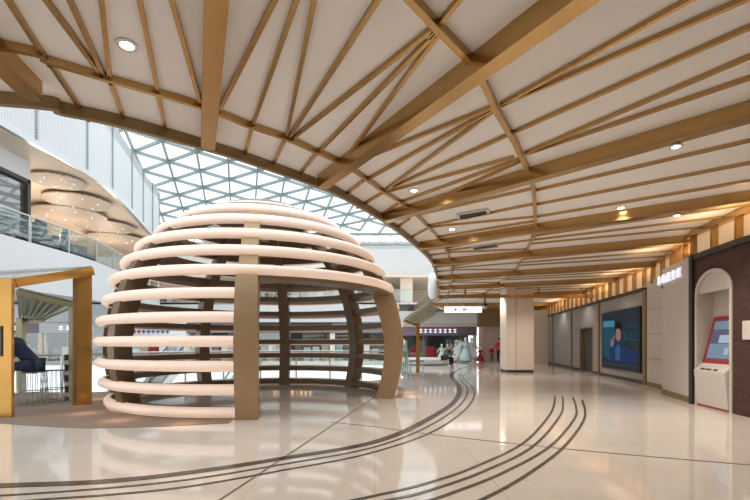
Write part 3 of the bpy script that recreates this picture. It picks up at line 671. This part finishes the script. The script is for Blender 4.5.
canopy((r1, r4, r3, r2), 6, 'small gold-framed slatted canopy on a gold post right of the dome', [Vector((2.0, 20.1, 2.32))], 'gold_post', 'gold_canopy')

# ------------------------------------------------------------------ upper levels on the left
UC = smooth_pts([Vector(p) for p in [(-12.0, 5, 0), (-12.4, 11, 0), (-12.6, 14.4, 0), (-12.5, 18, 0), (-12.9, 21, 0), (-14.0, 25, 0), (-14.9, 28, 0), (-15.4, 30.4, 0), (-17, 33, 0), (-22, 36, 0)]], 5)
def strip(W, z0, z1, th, off=0):
    bm = NB(); follow(bm, W, th, z0, z1, off); return bm
struct('wall_balcony', strip(UC, 3.3, 5.05, .15), M['white'], 'smooth white balcony front curving along the upper left level', 'wall')
bm = NB(); prism(bm, [(p.x, p.y) for p in UC]+[(-40, 36), (-40, 5)], 4.8, 5.0); struct('floor_upper', bm, M['white'], 'upper level floor slab on the left', 'floor')
bm = NB(); prism(bm, [(p.x, p.y) for p in UC]+[(-40, 36), (-40, 5)], 8.6, 8.9); struct('ceiling_upper', bm, M['beige'], 'warm beige soffit over the upper left lounge', 'ceiling')
struct('wall_perforated', strip(UC, 8.75, 12.2, .12, -.0), M['perf'], 'tall pale perforated metal balcony wall curving below the skylight', 'wall')
struct('trim_balcony', strip(UC, 8.62, 8.82, .2, .1), M['steel'], 'silver band along the foot of the perforated wall', 'trim')
railing([(p.x+.06, p.y) for p in UC[4:]], 'glass railing along the upper left balcony', .95, 1.9, z=5.05, name='balcony_railing')
for k in range(0, len(UC)-6, 4):
    p = UC[k+4]; bm = NB(); box(bm, (p.x+.08, p.y-.03, 8.8), (p.x+.12, p.y+.03, 12.2)); struct('trim_perforated_joint', bm, M['sky_steel'], 'thin vertical joint on the perforated balcony wall', 'trim', 'joints of the perforated wall')
bm = NB(); box(bm, (-24, 8, 5), (-23.5, 36, 8.6)); struct('wall_lounge', bm, M['beige'], 'beige rear wall of the upper left lounge', 'wall')
for k, (x, y, r, z) in enumerate([(-13.95, 18.9, 1.05, 8.5), (-14.8, 21.4, 1.45, 8.42), (-16.6, 23.4, 1.75, 8.36), (-16.3, 26.0, 1.6, 8.42), (-17.4, 28.8, 1.7, 8.36)]):
    bm = NB(); lathe(bm, [(r, -.03), (r, .03)], 40, (x, y, z)); nm = ['nearest and smallest', 'second nearest, overlapping', 'large left', 'fourth', 'farthest'][k]
    t = tag(obj('ceiling_disc', bm, M['disc'], None, True), nm+' perforated round disc hanging under the beige lounge soffit', 'ceiling disc', 'perforated ceiling discs')
    for q in range(6):
        a = q*1.05+.3; bm = NB(); lathe(bm, [(.035, -.06), (.035, 0)], 10, (x+r*.6*math.cos(a), y+r*.6*math.sin(a), z-.03)); obj('spotlight', bm, M['signlit'], t)
for x, y in ((-15.5, 19.5), (-17.5, 24), (-18, 29)):  # added point lights without fittings, to brighten the beige soffit
    d = bpy.data.lights.new('soffit_fill_light', 'POINT'); d.energy = 110; d.color = (1, .82, .66); d.shadow_soft_size = .4
    o = bpy.data.objects.new('soffit_fill_light', d); C.objects.link(o); o.location = (x, y, 6.6)
# dark glazed shop front upstairs
t = thing('boutique', 'dark glazed shop front on the upper left level', 'shop front', (-13.8, 17, 5.05))
bm = NB(); box(bm, (-13.9, 9, 5.05), (-13.75, 17, 7.75)); obj('glazing', bm, M['darkglass'], t)
bm = NB()
for y in (16.9, 14.8, 12.7, 10.6): box(bm, (-13.72, y-.05, 5.05), (-13.6, y+.1, 7.8))
box(bm, (-13.72, 9, 7.68), (-13.6, 17, 7.82)); obj('frame', bm, M['dark'], t)
bm = NB(); box(bm, (-18, 9, 5.05), (-17.6, 17, 7.75)); obj('interior_wall', bm, M['seatdark'], t)
bm = NB(); box(bm, (-20, 8, 7.82), (-13.7, 17.1, 8.6)); obj('fascia', bm, M['white'], t)
bm = NB(); lathe(bm, [(.02, 0), (.28, .2), (.34, .55), (.25, .95), (.02, 1.1)], 16, (-14.6, 15.9, 5.9)); tag(obj('display_dummy', bm, M['gold_post'], None, True), 'brass round ornament behind the dark upper shop window', 'ornament')
# armchairs behind the upper railing
def armchair(x, y, rz, label, m='seatdark'):
    t = thing('lounge_armchair', label, 'armchair', (x, y, 5.05), 'armchairs behind the upper railing'); R = Matrix.Translation((x, y, 5.05)) @ Matrix.Rotation(rz, 4, 'Z')
    def pc(n, a, b, bev=.06):
        bm = NB(); box(bm, a, b); bm.transform(R); obj(n, bm, M[m], t, bevel=bev)
    pc('seat', (-.45, -.4, .18), (.45, .4, .5)); pc('backrest', (-.45, .28, .4), (.45, .55, 1.25)); pc('headrest', (-.3, .25, 1.2), (.3, .5, 1.42))
    pc('armrest', (-.62, -.42, .15), (-.42, .5, .72)); pc('armrest', (.42, -.42, .15), (.62, .5, .72)); pc('footrest', (-.35, -.85, .12), (.35, -.42, .42))
armchair(-13.45, 17.9, 1.9, 'dark leather recliner just right of the upper shop front'); armchair(-13.7, 19.6, 2.3, 'second dark leather recliner farther along the upper railing')
# escalator and walls across the atrium
def wallY(name, x0, x1, y, z0, z1, m, label, th=.3, cat='wall'):
    bm = NB(); box(bm, (x0, y, z0), (x1, y+th, z1)); return struct(name, bm, M[m], label, cat)
wallY('wall_far', -40, 9, 45.5, 0, 4.6, 'pink', 'pinkish rear wall inside the shops across the atrium')
wallY('wall_far_fascia', -40, 1.6, 35, 3.1, 4.75, 'white', 'white balcony band across the atrium seen through the dome rings')
wallY('wall_far_upper', -40, 8, 36.5, 6.9, 9.4, 'white', 'high white wall under the skylight edge', 1)
bm = NB(); box(bm, (-40, 35, 4.55), (8, 46, 4.7)); struct('floor_upper_far', bm, M['white'], 'upper floor slab across the atrium', 'floor')
wallY('wall_far_upper_rear', -40, 10, 44, 4.7, 7.4, 'beige', 'beige rear wall of the far upper floor')
railing([(-16, 35.1), (3, 35.1)], 'glass railing on the far upper floor across the atrium', 1.0, 2.3, z=4.75, name='balcony_railing')
wallY('ceiling_far', -40, 9, 34.9, 6.75, 6.95, 'beige', 'pale soffit over the far upper floor', 9, 'ceiling')
cols = ['greycloth', 'mauve', 'whitecloth', 'redcloth', 'pink', 'iceblue', 'seatdark', 'colpaint']
def shop(x0, x1, y, z0, h, label, fasc, inner_, seed, sign=None):
    rnd = random.Random(seed); t = thing('shop', label, 'shop', ((x0+x1)/2, y, z0)); fh = h*.27
    bm = NB(); box(bm, (x0, y, z0+h-fh), (x1, y+.25, z0+h)); f = obj('fascia', bm, M[fasc], t)
    bm = NB(); box(bm, (x0, y+.1, z0), (x0+.2, y+.5, z0+h-fh)); obj('pier', bm, M['colpaint'], t); bm = NB(); box(bm, (x1-.2, y+.1, z0), (x1, y+.5, z0+h-fh)); obj('pier', bm, M['colpaint'], t)
    bm = NB(); box(bm, (x0+.2, y+.15, z0+.05), (x0+(x1-x0)*.38, y+.18, z0+h-fh)); obj('window_glass', bm, M['glass'], t); bm = NB(); box(bm, (x1-(x1-x0)*.38, y+.15, z0+.05), (x1-.2, y+.18, z0+h-fh)); obj('window_glass', bm, M['glass'], t)
    bm = NB(); box(bm, (x0, y+3.2, z0), (x1, y+3.4, z0+h)); obj('rear_wall', bm, M[inner_], t)
    for k in range(int((x1-x0)/.75)):
        x = x0+.5+k*.75; hh = .8+rnd.random()*1.0; bm = NB(); box(bm, (x-.28, y+1.2, z0), (x+.28, y+1.6, z0+hh)); obj('display_unit', bm, M[rnd.choice(cols)], t, bevel=.03)
    if sign:
        n = sign; w_ = (x1-x0)*.5/n
        for k in range(n):
            x = (x0+x1)/2+(k-(n-1)/2)*w_; bm = NB()
            box(bm, (x-w_*.34, y-.05, z0+h-fh*.68), (x+w_*.34, y-.003, z0+h-fh*.60)); box(bm, (x-w_*.08, y-.05, z0+h-fh*.72), (x+w_*.08, y-.003, z0+h-fh*.3)); box(bm, (x-w_*.3, y-.05, z0+h-fh*.42), (x+w_*.3, y-.003, z0+h-fh*.32))
            obj('sign_letter', bm, M['orange_sign' if fasc == 'dark' else 'signlit'], f)
    for xx in (x0+(x1-x0)*.25, x0+(x1-x0)*.75):
        spot('shop_light', (xx, y+1.0, z0+h-.1), 55, (1, .93, .85), 2.4)
desc = ['leftmost ground floor shop across the atrium', 'second ground floor shop from the left across the atrium', 'ground floor shop behind the left dome rings', 'ground floor shop with a row of white letters behind the dome',
        'dark fronted shop with amber letters seen through the dome doorway', 'ground floor shop seen at the right of the dome doorway']
fas = ['mauve', 'white', 'white', 'mauve', 'dark', 'mauve']; edges = [-34, -27.5, -21.5, -15.5, -10, -3.5, 1.5]
for i in range(6): shop(edges[i], edges[i+1], 35.2, 0, 3.05, desc[i], fas[i], ['seatdark', 'pink', 'mauve', 'seatdark', 'seatdark', 'greycloth'][i], i, [4, 5, 6, 5, 9, 6][i])
for i in range(6): shop(edges[i], edges[i+1], 38, 4.75, 2.0, 'upper '+desc[i].replace('ground floor ', ''), ['white', 'mauve', 'colpaint', 'colpaint', 'colpaint', 'white'][i], ['pink', 'greycloth', 'seatdark', 'mauve', 'greycloth', 'seatdark'][i], 20+i, None)
# poster banner seen between the left rings
a = D(119, 325, 30); b = D(186, 345, 30)
t = thing('banner', 'white banner with red and blue lettering seen between the left dome rings', 'banner', (a.x, 30, 0))
bm = NB(); box(bm, (a.x, 30, b.z), (b.x, 30.06, a.z+.3)); obj('cloth', bm, M['whitecloth'], t)
bm = NB(); box(bm, (a.x, 30.0, -5.4), (a.x+.08, 30.08, b.z)); box(bm, (b.x-.08, 30.0, -5.4), (b.x, 30.08, b.z)); obj('banner_pole', bm, M['steel'], t)
M['bluecloth'] = mat('blue_print', (.05, .09, .3), .7)
for k in range(9):
    x = a.x+.75+k*.33; bm = NB(); zz = a.z-.25
    box(bm, (x-.12, 29.96, zz-.25), (x+.12, 29.99, zz-.17)); box(bm, (x-.03, 29.96, zz-.35), (x+.03, 29.99, zz+.1)); box(bm, (x-.12, 29.96, zz), (x+.12, 29.99, zz+.07)); obj('print_mark', bm, M['redcloth'] if k < 4 else M['bluecloth'], t)
# escalator
def escalator(x, ya, yb, label):
    t = thing('escalator', label, 'escalator', (x, ya, -5.4)); a = Vector((x, ya, -5.4)); b = Vector((x, yb, -.05)); v = b-a
    for s_ in (-.6, .6):
        o = Vector((s_, 0, 0)); bm = NB(); bar(bm, a+o+Vector((0, 0, .3)), b+o+Vector((0, 0, .3)), .2, .7); obj('truss', bm, M['steel'], t)
        bm = NB(); bar(bm, a+o+Vector((0, 0, 1.1)), b+o+Vector((0, 0, 1.1)), .02, .75); obj('glass_panel', bm, M['glass'], t)
        bm = NB(); tube(bm, [a+o+Vector((0, 0, 1.15)), b+o+Vector((0, 0, 1.15))], .05); obj('handrail', bm, M['black'], t)
    bm = NB()
    for k in range(26): p = a+v*(k/26); box(bm, (x-.5, p.y-.1, p.z), (x+.5, p.y+.35, p.z+.22))
    obj('steps', bm, M['dark'], t)
escalator(-9.5, 22, 33.4, 'escalator descending into the atrium behind the dome'); escalator(-15.5, 22, 33.4, 'escalator farther left in the atrium')

# white band, shops and people right of the dome
bandp = smooth_pts([Vector((1.6, 34.5, 0)), Vector((5, 34.2, 0)), Vector((7.6, 33.2, 0)), Vector((9.2, 31.8, 0))], 6)
struct('wall_band', strip(bandp, 2.95, 3.95, .3), M['white'], 'white curved bulkhead above the costume shop', 'wall')
bm = NB(); prism(bm, [(p.x, p.y) for p in bandp]+[(10, 36), (1.6, 36)], 2.7, 2.95); struct('ceiling_shop', bm, M['pink'], 'pinkish soffit below the white curved bulkhead', 'ceiling')
shop(1.9, 8.2, 34.6, 0, 2.75, 'mauve fronted costume shop with white lit letters right of the dome', 'mauve', 'seatdark', 77, 8)
bm = NB(); box(bm, (8.1, 32.4, 0), (9.5, 33.6, 2.75)); struct('column', bm, M['pink'], 'pinkish stone pier between costume shop and square column', 'column')
bm = NB(); box(bm, (9.5, 38, 0), (14, 38.3, 4)); struct('wall_back', bm, M['dark'], 'dark far wall behind the pink pier', 'wall')
# hanging light box sign
a = D(444.5, 306.5, 24); b = D(482, 312.5, 24)
t = thing('hanging_sign', 'white hanging lightbox sign with small dark marks left of the column', 'sign', ((a.x+b.x)/2, 24, a.z))
M['lightbox'] = mat('light_box', (.95, .95, .97), .4, emis=(.95, .97, 1), es=.75)
bm = NB(); box(bm, (a.x, 24, b.z), (b.x, 24.12, a.z)); obj('light_box', bm, M['lightbox'], t)
for k, f in enumerate((.28, .31, .5, .535, .58)): x = a.x+(b.x-a.x)*f; bm = NB(); box(bm, (x-.03, 23.98, b.z+.1), (x+.02, 23.998, a.z-.1)); obj('sign_mark', bm, M['dark'], t)
for f in (.08, .5, .92): x = a.x+(b.x-a.x)*f; bm = NB(); tube(bm, [(x, 24.06, a.z), (x, 24.06, CEIL)], .015, 6); obj('hanger_rod', bm, M['steel'], t)
p = D(485, 306.5, 23.6); t = thing('security_camera', 'round dark security camera hanging at the right end of the lightbox sign', 'camera', p)
bm = NB(); bmesh.ops.create_uvsphere(bm, u_segments=16, v_segments=10, radius=.15); bm.transform(Matrix.Translation(p)); obj('dome_lens', bm, M['steel'], t, 'all')
bm = NB(); lathe(bm, [(.17, 0), (.17, .1), (.05, .14), (.03, CEIL-p.z)], 16, p+Vector((0, 0, .03))); obj('housing', bm, M['dark'], t, True)
# hanging white lantern under rim
p = D(432.5, 299, 20); bm = NB(); lathe(bm, [(.10, 0), (.2, .15), (.22, .6), (.18, 1.05), (.14, 1.2)], 20, p)
t = tag(obj('fabric_lantern', bm, M['whitecloth'], None, True), 'tall white translucent lantern hanging at the tip of the curved ceiling rim', 'lantern')
bm = NB(); tube(bm, [p+Vector((0, 0, 1.4)), p+Vector((0, 0, 3.5))], .012, 6); obj('cord', bm, M['steel'], t)
# beige pier upstairs right of the dome
wallY('column_upper', (400-CX)/FPX*36, (412-CX)/FPX*36, 35.4, 4.7, 7.0, 'beige', 'beige pier on the far upper floor right of the dome', .8, 'column')
# round white bench
bc = F(425, 364.5); t = thing('round_bench', 'round white bench with a man sitting on it', 'bench', bc)
bm = NB(); lathe(bm, [(1.5, 0), (1.65, .06), (1.75, .36), (1.6, .44), (.02, .45)], 40, bc); bm.transform(Matrix.Translation(bc) @ Matrix.Diagonal((.93, .7, 1, 1)) @ Matrix.Translation(-bc)); obj('seat', bm, M['white'], t, True)
bm = NB(); lathe(bm, [(1.3, .0), (1.3, .03)], 40, bc+Vector((0, 0, .0))); obj('base', bm, M['dark'], t)
# small side table
p = F(407, 376)+Vector((.4, 0, 0)); t = thing('side_table', 'low dark table behind the right edge of the dome', 'table', p); bm = NB(); box(bm, (p.x-.3, p.y-.3, .62), (p.x+.3, p.y+.3, .66)); obj('tabletop', bm, M['seatdark'], t)
for sx in (-.26, .26):
    for sy in (-.26, .26): bm = NB(); tube(bm, [p+Vector((sx, sy, 0)), p+Vector((sx, sy, .63))], .018, 6); obj('leg', bm, M['steel'], t)

# ------------------------------------------------------------------ people
def skin(name, chains, m, parent=None, sub=2):
    """chains: lists of (point, radius); first vertex of every later chain named by index into a shared list"""
    verts = []; edges = []; rad = []
    for ch in chains:
        prev = None
        for it in ch:
            if isinstance(it, int): prev = it; continue
            p, r = it; verts.append(p); rad.append(r); i = len(verts)-1
            if prev is not None: edges.append((prev, i))
            prev = i
    me = bpy.data.meshes.new(name); me.from_pydata([tuple(v) for v in verts], edges, []); me.materials.append(M[m])
    o = bpy.data.objects.new(name, me); C.objects.link(o)
    mo = o.modifiers.new('skin', 'SKIN'); mo.use_smooth_shade = True; mo.branch_smoothing = .4
    sv = me.skin_vertices[0].data
    for i, r in enumerate(rad): sv[i].radius = (r, r); sv[i].use_root = (i == 0)
    s_ = o.modifiers.new('sub', 'SUBSURF'); s_.levels = sub; s_.render_levels = sub
    bpy.context.view_layer.update()
    me2 = bpy.data.meshes.new_from_object(o.evaluated_get(bpy.context.evaluated_depsgraph_get())); bpy.data.objects.remove(o)
    for p_ in me2.polygons: p_.use_smooth = True
    o = bpy.data.objects.new(name, me2); C.objects.link(o)
    if parent: o.parent = parent
    return o
def person(loc, rz, label, pose, top, bottom, scale=1, hairlen=0, coat=False):
    t = thing('person', label, 'person', loc); t.rotation_euler.z = rz; t.scale = (scale,)*3
    J = pose; v = lambda k: Vector(J[k])
    body = [[(v('pelvis'), .12), (v('waist'), .105), (v('chest'), .13), (v('neck'), .05), (v('head')-Vector((0, 0, .06)), .07), (v('head')+Vector((0, 0, .02)), .092), (v('head')+Vector((0, 0, .09)), .06)]]
    for s_ in ('l', 'r'):
        body.append([2, (v('sho_'+s_), .055), (v('elb_'+s_), .042), (v('wri_'+s_), .028), (v('han_'+s_), .035)])
        body.append([0, (v('hip_'+s_), .085), (v('kne_'+s_), .058), (v('ank_'+s_), .038), (v('toe_'+s_), .035)])
    b = skin('body', body, 'skin', t)
    jk = [[(v('pelvis')+Vector((0, 0, .0)), .155), (v('waist'), .14), (v('chest'), .165), (v('chest').lerp(v('neck'), .75), .085)]]
    for s_ in ('l', 'r'): jk.append([2, (v('sho_'+s_), .085), (v('elb_'+s_), .068), (v('wri_'+s_).lerp(v('elb_'+s_), .1), .05)])
    if coat:
        for s_ in ('l', 'r'): jk.append([0, (v('hip_'+s_)+Vector((0, .02, .0)), .15), (v('hip_'+s_).lerp(v('kne_'+s_), .55), .11)])
    skin('jacket', jk, top, t)
    tr = [[(v('pelvis'), .14)]]
    for s_ in ('l', 'r'): tr.append([0, (v('hip_'+s_), .105), (v('kne_'+s_), .078), (v('ank_'+s_).lerp(v('kne_'+s_), .1), .06)])
    skin('trousers', tr, bottom, t)
    for s_ in ('l', 'r'): skin('shoe', [[(v('ank_'+s_)+Vector((0, 0, -.01)), .045), (v('toe_'+s_), .042)]], 'black', t, 1)
    h = v('head'); hr = [[(h+Vector((0, .035, .10)), .085), (h+Vector((0, .06, .03)), .09), (h+Vector((0, .06, -.04-hairlen)), .06)]]
    skin('hair', hr, 'hair', t)
    bm = NB(); tube(bm, [h+Vector((0, -.085, .02)), h+Vector((0, -.115, -.015))], [.008, .014], 6); obj('nose', bm, M['skin'], None).parent = t
    for s_ in (-1, 1): bm = NB(); bmesh.ops.create_uvsphere(bm, u_segments=8, v_segments=6, radius=.012); bm.transform(Matrix.Translation(h+Vector((.035*s_, -.085, .03)))); obj('eye', bm, M['black'], None).parent = t
    # fingers
    for s_ in ('l', 'r'):
        hd_ = v('han_'+s_); dr = (hd_-v('wri_'+s_)).normalized(); sd = dr.cross(Vector((0, 0, 1))); sd = sd.normalized() if sd.length > .1 else Vector((1, 0, 0))
        bm = NB()
        for k, L in enumerate((.06, .075, .08, .07)):
            o = sd*(k-1.5)*.02; tube(bm, [hd_+o, hd_+o+dr*L*.6, hd_+o+dr*L+Vector((0, 0, -.02))], [.010, .009, .007], 6)
        tube(bm, [hd_-sd*.02-dr*.03, hd_-sd*.055, hd_-sd*.06+dr*.03], [.012, .011, .008], 6)
        obj('fingers', bm, M['skin'], None, 'all').parent = t
    return t
def standing(): return dict(pelvis=(0, 0, .95), waist=(0, 0, 1.1), chest=(0, 0, 1.32), neck=(0, 0, 1.48), head=(0, -.02, 1.62),
    sho_l=(.18, 0, 1.40), elb_l=(.24, .02, 1.12), wri_l=(.22, -.12, .92), han_l=(.21, -.17, .86), sho_r=(-.18, 0, 1.40), elb_r=(-.24, .02, 1.12), wri_r=(-.22, -.10, .92), han_r=(-.21, -.15, .86),
    hip_l=(.09, 0, .88), kne_l=(.11, -.04, .48), ank_l=(.12, .03, .08), toe_l=(.13, -.12, .045), hip_r=(-.09, 0, .88), kne_r=(-.11, -.02, .48), ank_r=(-.12, .06, .08), toe_r=(-.13, -.10, .045))
def sitting(sh=.45, lean=.15): return dict(pelvis=(0, 0, sh+.12), waist=(0, -.03-lean*.3, sh+.27), chest=(0, -.05-lean, sh+.48), neck=(0, -.08-lean*1.2, sh+.62), head=(0, -.14-lean*1.4, sh+.75),
    sho_l=(.18, -.05-lean, sh+.55), elb_l=(.22, -.12-lean, sh+.28), wri_l=(.10, -.36-lean, sh+.27), han_l=(.06, -.42-lean, sh+.29), sho_r=(-.18, -.05-lean, sh+.55), elb_r=(-.22, -.12-lean, sh+.28), wri_r=(-.10, -.36-lean, sh+.27), han_r=(-.06, -.42-lean, sh+.29),
    hip_l=(.10, -.03, sh+.1), kne_l=(.15, -.46, sh+.08), ank_l=(.15, -.42, max(sh-.37, .08)), toe_l=(.16, -.57, max(sh-.41, .045)), hip_r=(-.10, -.03, sh+.1), kne_r=(-.15, -.46, sh+.08), ank_r=(-.15, -.50, max(sh-.37, .08)), toe_r=(-.16, -.65, max(sh-.41, .045)))
p = F(438, 367.5); person((p.x+.35, p.y+.1, 0), .9, 'person in dark clothes sitting bent forward on the round white bench', sitting(.43, .22), 'greycloth', 'blackcloth', 1.05)
p = F(499.5, 364); person((p.x, p.y, 0), 2.6, 'person in a red coat standing half hidden by the square column', standing(), 'redcloth', 'blackcloth', 1.0)
p = F(491.5, 363); person((p.x, p.y, 0), .4, 'child in dark red standing beside the person in the red coat', standing(), 'redcloth', 'greycloth', .72)
# person on wire stool behind the gate panel
ps = F(34, 404.5); person((ps.x+.02, ps.y, 0), -1.35, 'person in a navy jacket hunched on a wire stool behind the left gold panel', sitting(.62, .30), 'navy', 'navy', 1.24, .1, True)
def wire_stool(c, label):
    t = thing('wire_stool', label, 'stool', c, 'wire stools by the left gateway')
    for zz, r in ((.74, .22), (.30, .26), (.015, .29)): bm = NB(); tube(bm, [c+Vector((r*math.cos(k*PI/12), r*math.sin(k*PI/12), zz)) for k in range(24)], .011, 6, True); obj('wire_hoop', bm, M['gold_dark'], t, 'all')
    bm = NB(); lathe(bm, [(.21, .73), (.22, .75), (.02, .755)], 24, c); obj('seat', bm, M['dark'], t, True)
    for k in range(16):
        a = k*PI/8; bm = NB(); tube(bm, [c+Vector((.22*math.cos(a), .22*math.sin(a), .74)), c+Vector((.29*math.cos(a), .29*math.sin(a), .01))], .007, 5); obj('wire', bm, M['steel'], t)
wire_stool(ps, 'tall wire stool under the person in the navy jacket'); wire_stool(F(49, 401)+Vector((.12, -.0, 0)), 'empty tall wire stool right of the person in the navy jacket')

# costume figures in front of the costume shop
def gown(loc, label, cm, wings=True, s_=1):
    t = thing('costume_mannequin', label, 'mannequin', loc, 'costume mannequins'); L = Vector(loc)
    def lt(n, prof, m, nn_=20): bm = NB(); lathe(bm, [(r*s_, z*s_) for r, z in prof], nn_, L); obj(n, bm, M[m], t, 'all')
    lt('skirt', [(.42, .12), (.46, .2), (.36, .55), (.22, .9), (.15, 1.05)], cm); lt('bodice', [(.15, 1.04), (.19, 1.2), (.2, 1.35), (.07, 1.46)], cm)
    lt('head', [(.05, 1.44), (.06, 1.52), (.10, 1.58), (.11, 1.68), (.08, 1.76), (.02, 1.79)], 'whitecloth'); lt('stand', [(.25, 0), (.25, .03), (.03, .05), (.03, .15)], 'steel')
    for s in (-1, 1):
        bm = NB(); tube(bm, [L+Vector((s*.17, 0, 1.36))*s_, L+Vector((s*.34, -.03, 1.15))*s_, L+Vector((s*.5, -.08, .92))*s_], [.07*s_, .055*s_, .04*s_], 8); obj('sleeve', bm, M[cm], t, 'all')
        if wings:
            bm = NB(); P_ = [(.08, 1.5), (.38, 1.42), (.72, 1.0), (.85, .5), (.55, .3), (.32, .7)]
            a = [bm.verts.new(L+Vector((s*x, .16, z))*s_) for x, z in P_]; b = [bm.verts.new(L+Vector((s*x, .22, z))*s_) for x, z in P_]; bm.faces.new(a); bm.faces.new(b[::-1])
            for i in range(6): bm.faces.new((a[i], a[(i+1) % 6], b[(i+1) % 6], b[i]))
            obj('veil', bm, M['whitecloth'], t)
p = F(465.5, 362.5); gown((p.x, p.y, 0), 'mannequin in a pale blue gown with a wide white veil before the costume shop', 'iceblue', True, 1.02)
p = F(474, 362); gown((p.x+.1, p.y+1.2, 0), 'mannequin in a white gown just behind the pale blue gown', 'whitecloth', False, 1.0)
p = F(477, 362.3); gown((p.x+.3, p.y+.2, 0), 'small mannequin in a dark red gown beside the pale blue gown', 'redcloth', False, .62)
for k, px in enumerate((443, 450, 457)):
    p = F(px, 362); gown((p.x, p.y+.6+.5*(k%2), 0), ['leftmost', 'middle', 'rightmost'][k]+' of three white display gowns left of the pale blue gown', 'whitecloth', False, .75)

# ------------------------------------------------------------------ skylight
dv = Vector((-.31, 1, -.135)); 
def sk(i, j):     # lattice node: i column, j row
    off = .5 if i % 2 else 0
    x = -2.2+i*1.98; base = Vector((x, 0, 0)); t_ = (j+off)*2.3
    X = x-.31*(t_); Y = 17+t_; return Vector((X, Y, 14-.135*(Y-25)))
t = thing('skylight', 'glass roof of white steel triangles over the atrium', 'skylight', (-6, 28, 14), kind='structure')
bm = NB(); IR = range(-9, 12); JR = range(0, 10); glass = NB()
for i in IR:
    for j in JR:
        p = sk(i, j); a = sk(i, j+1); bar(bm, p, a, .12, .2)
        if i+1 in IR:
            if i % 2: b, c = sk(i+1, j), sk(i+1, j+1)
            else: b, c = sk(i+1, j), sk(i+1, j-1)
            bar(bm, p, b, .10, .2); bar(bm, p, c, .10, .2)
obj('lattice', bm, M['sky_steel'], t)
vs = [sk(-9, 0), sk(11, 0), sk(11, 10), sk(-9, 10)]; q = [glass.verts.new(v+Vector((0, 0, .03))) for v in vs]; glass.faces.new(q)
q2 = [glass.verts.new(v+Vector((0, 0, .06))) for v in vs]; glass.faces.new(q2[::-1]); obj('glass', glass, M['skyglass'], t)
e0, e1 = sk(-9, 10), sk(11, 10)
bm = NB(); tube(bm, [e0, e1], .14, 8); tube(bm, [e0+Vector((0, 0, -1)), e1+Vector((0, 0, -1))], .1, 8)
n = 26
for k in range(n): 
    a = e0.lerp(e1, k/n); b = e0.lerp(e1, (k+.5)/n)+Vector((0, 0, -1)); c = e0.lerp(e1, (k+1)/n); bar(bm, a, b, .06, .06); bar(bm, b, c, .06, .06)
obj('edge_truss', bm, M['sky_steel'], t)
wallY('wall_atrium_top', -40, 14, 42.3, 9.2, 11.4, 'white', 'pale wall band right under the far edge of the skylight', .4)
# walls outside the frame so the hall is closed
bm = NB(); box(bm, (-14, -8.3, 0), (16, -8, 4.2)); struct('wall_rear', bm, M['colpaint'], 'cream wall behind the viewer', 'wall')
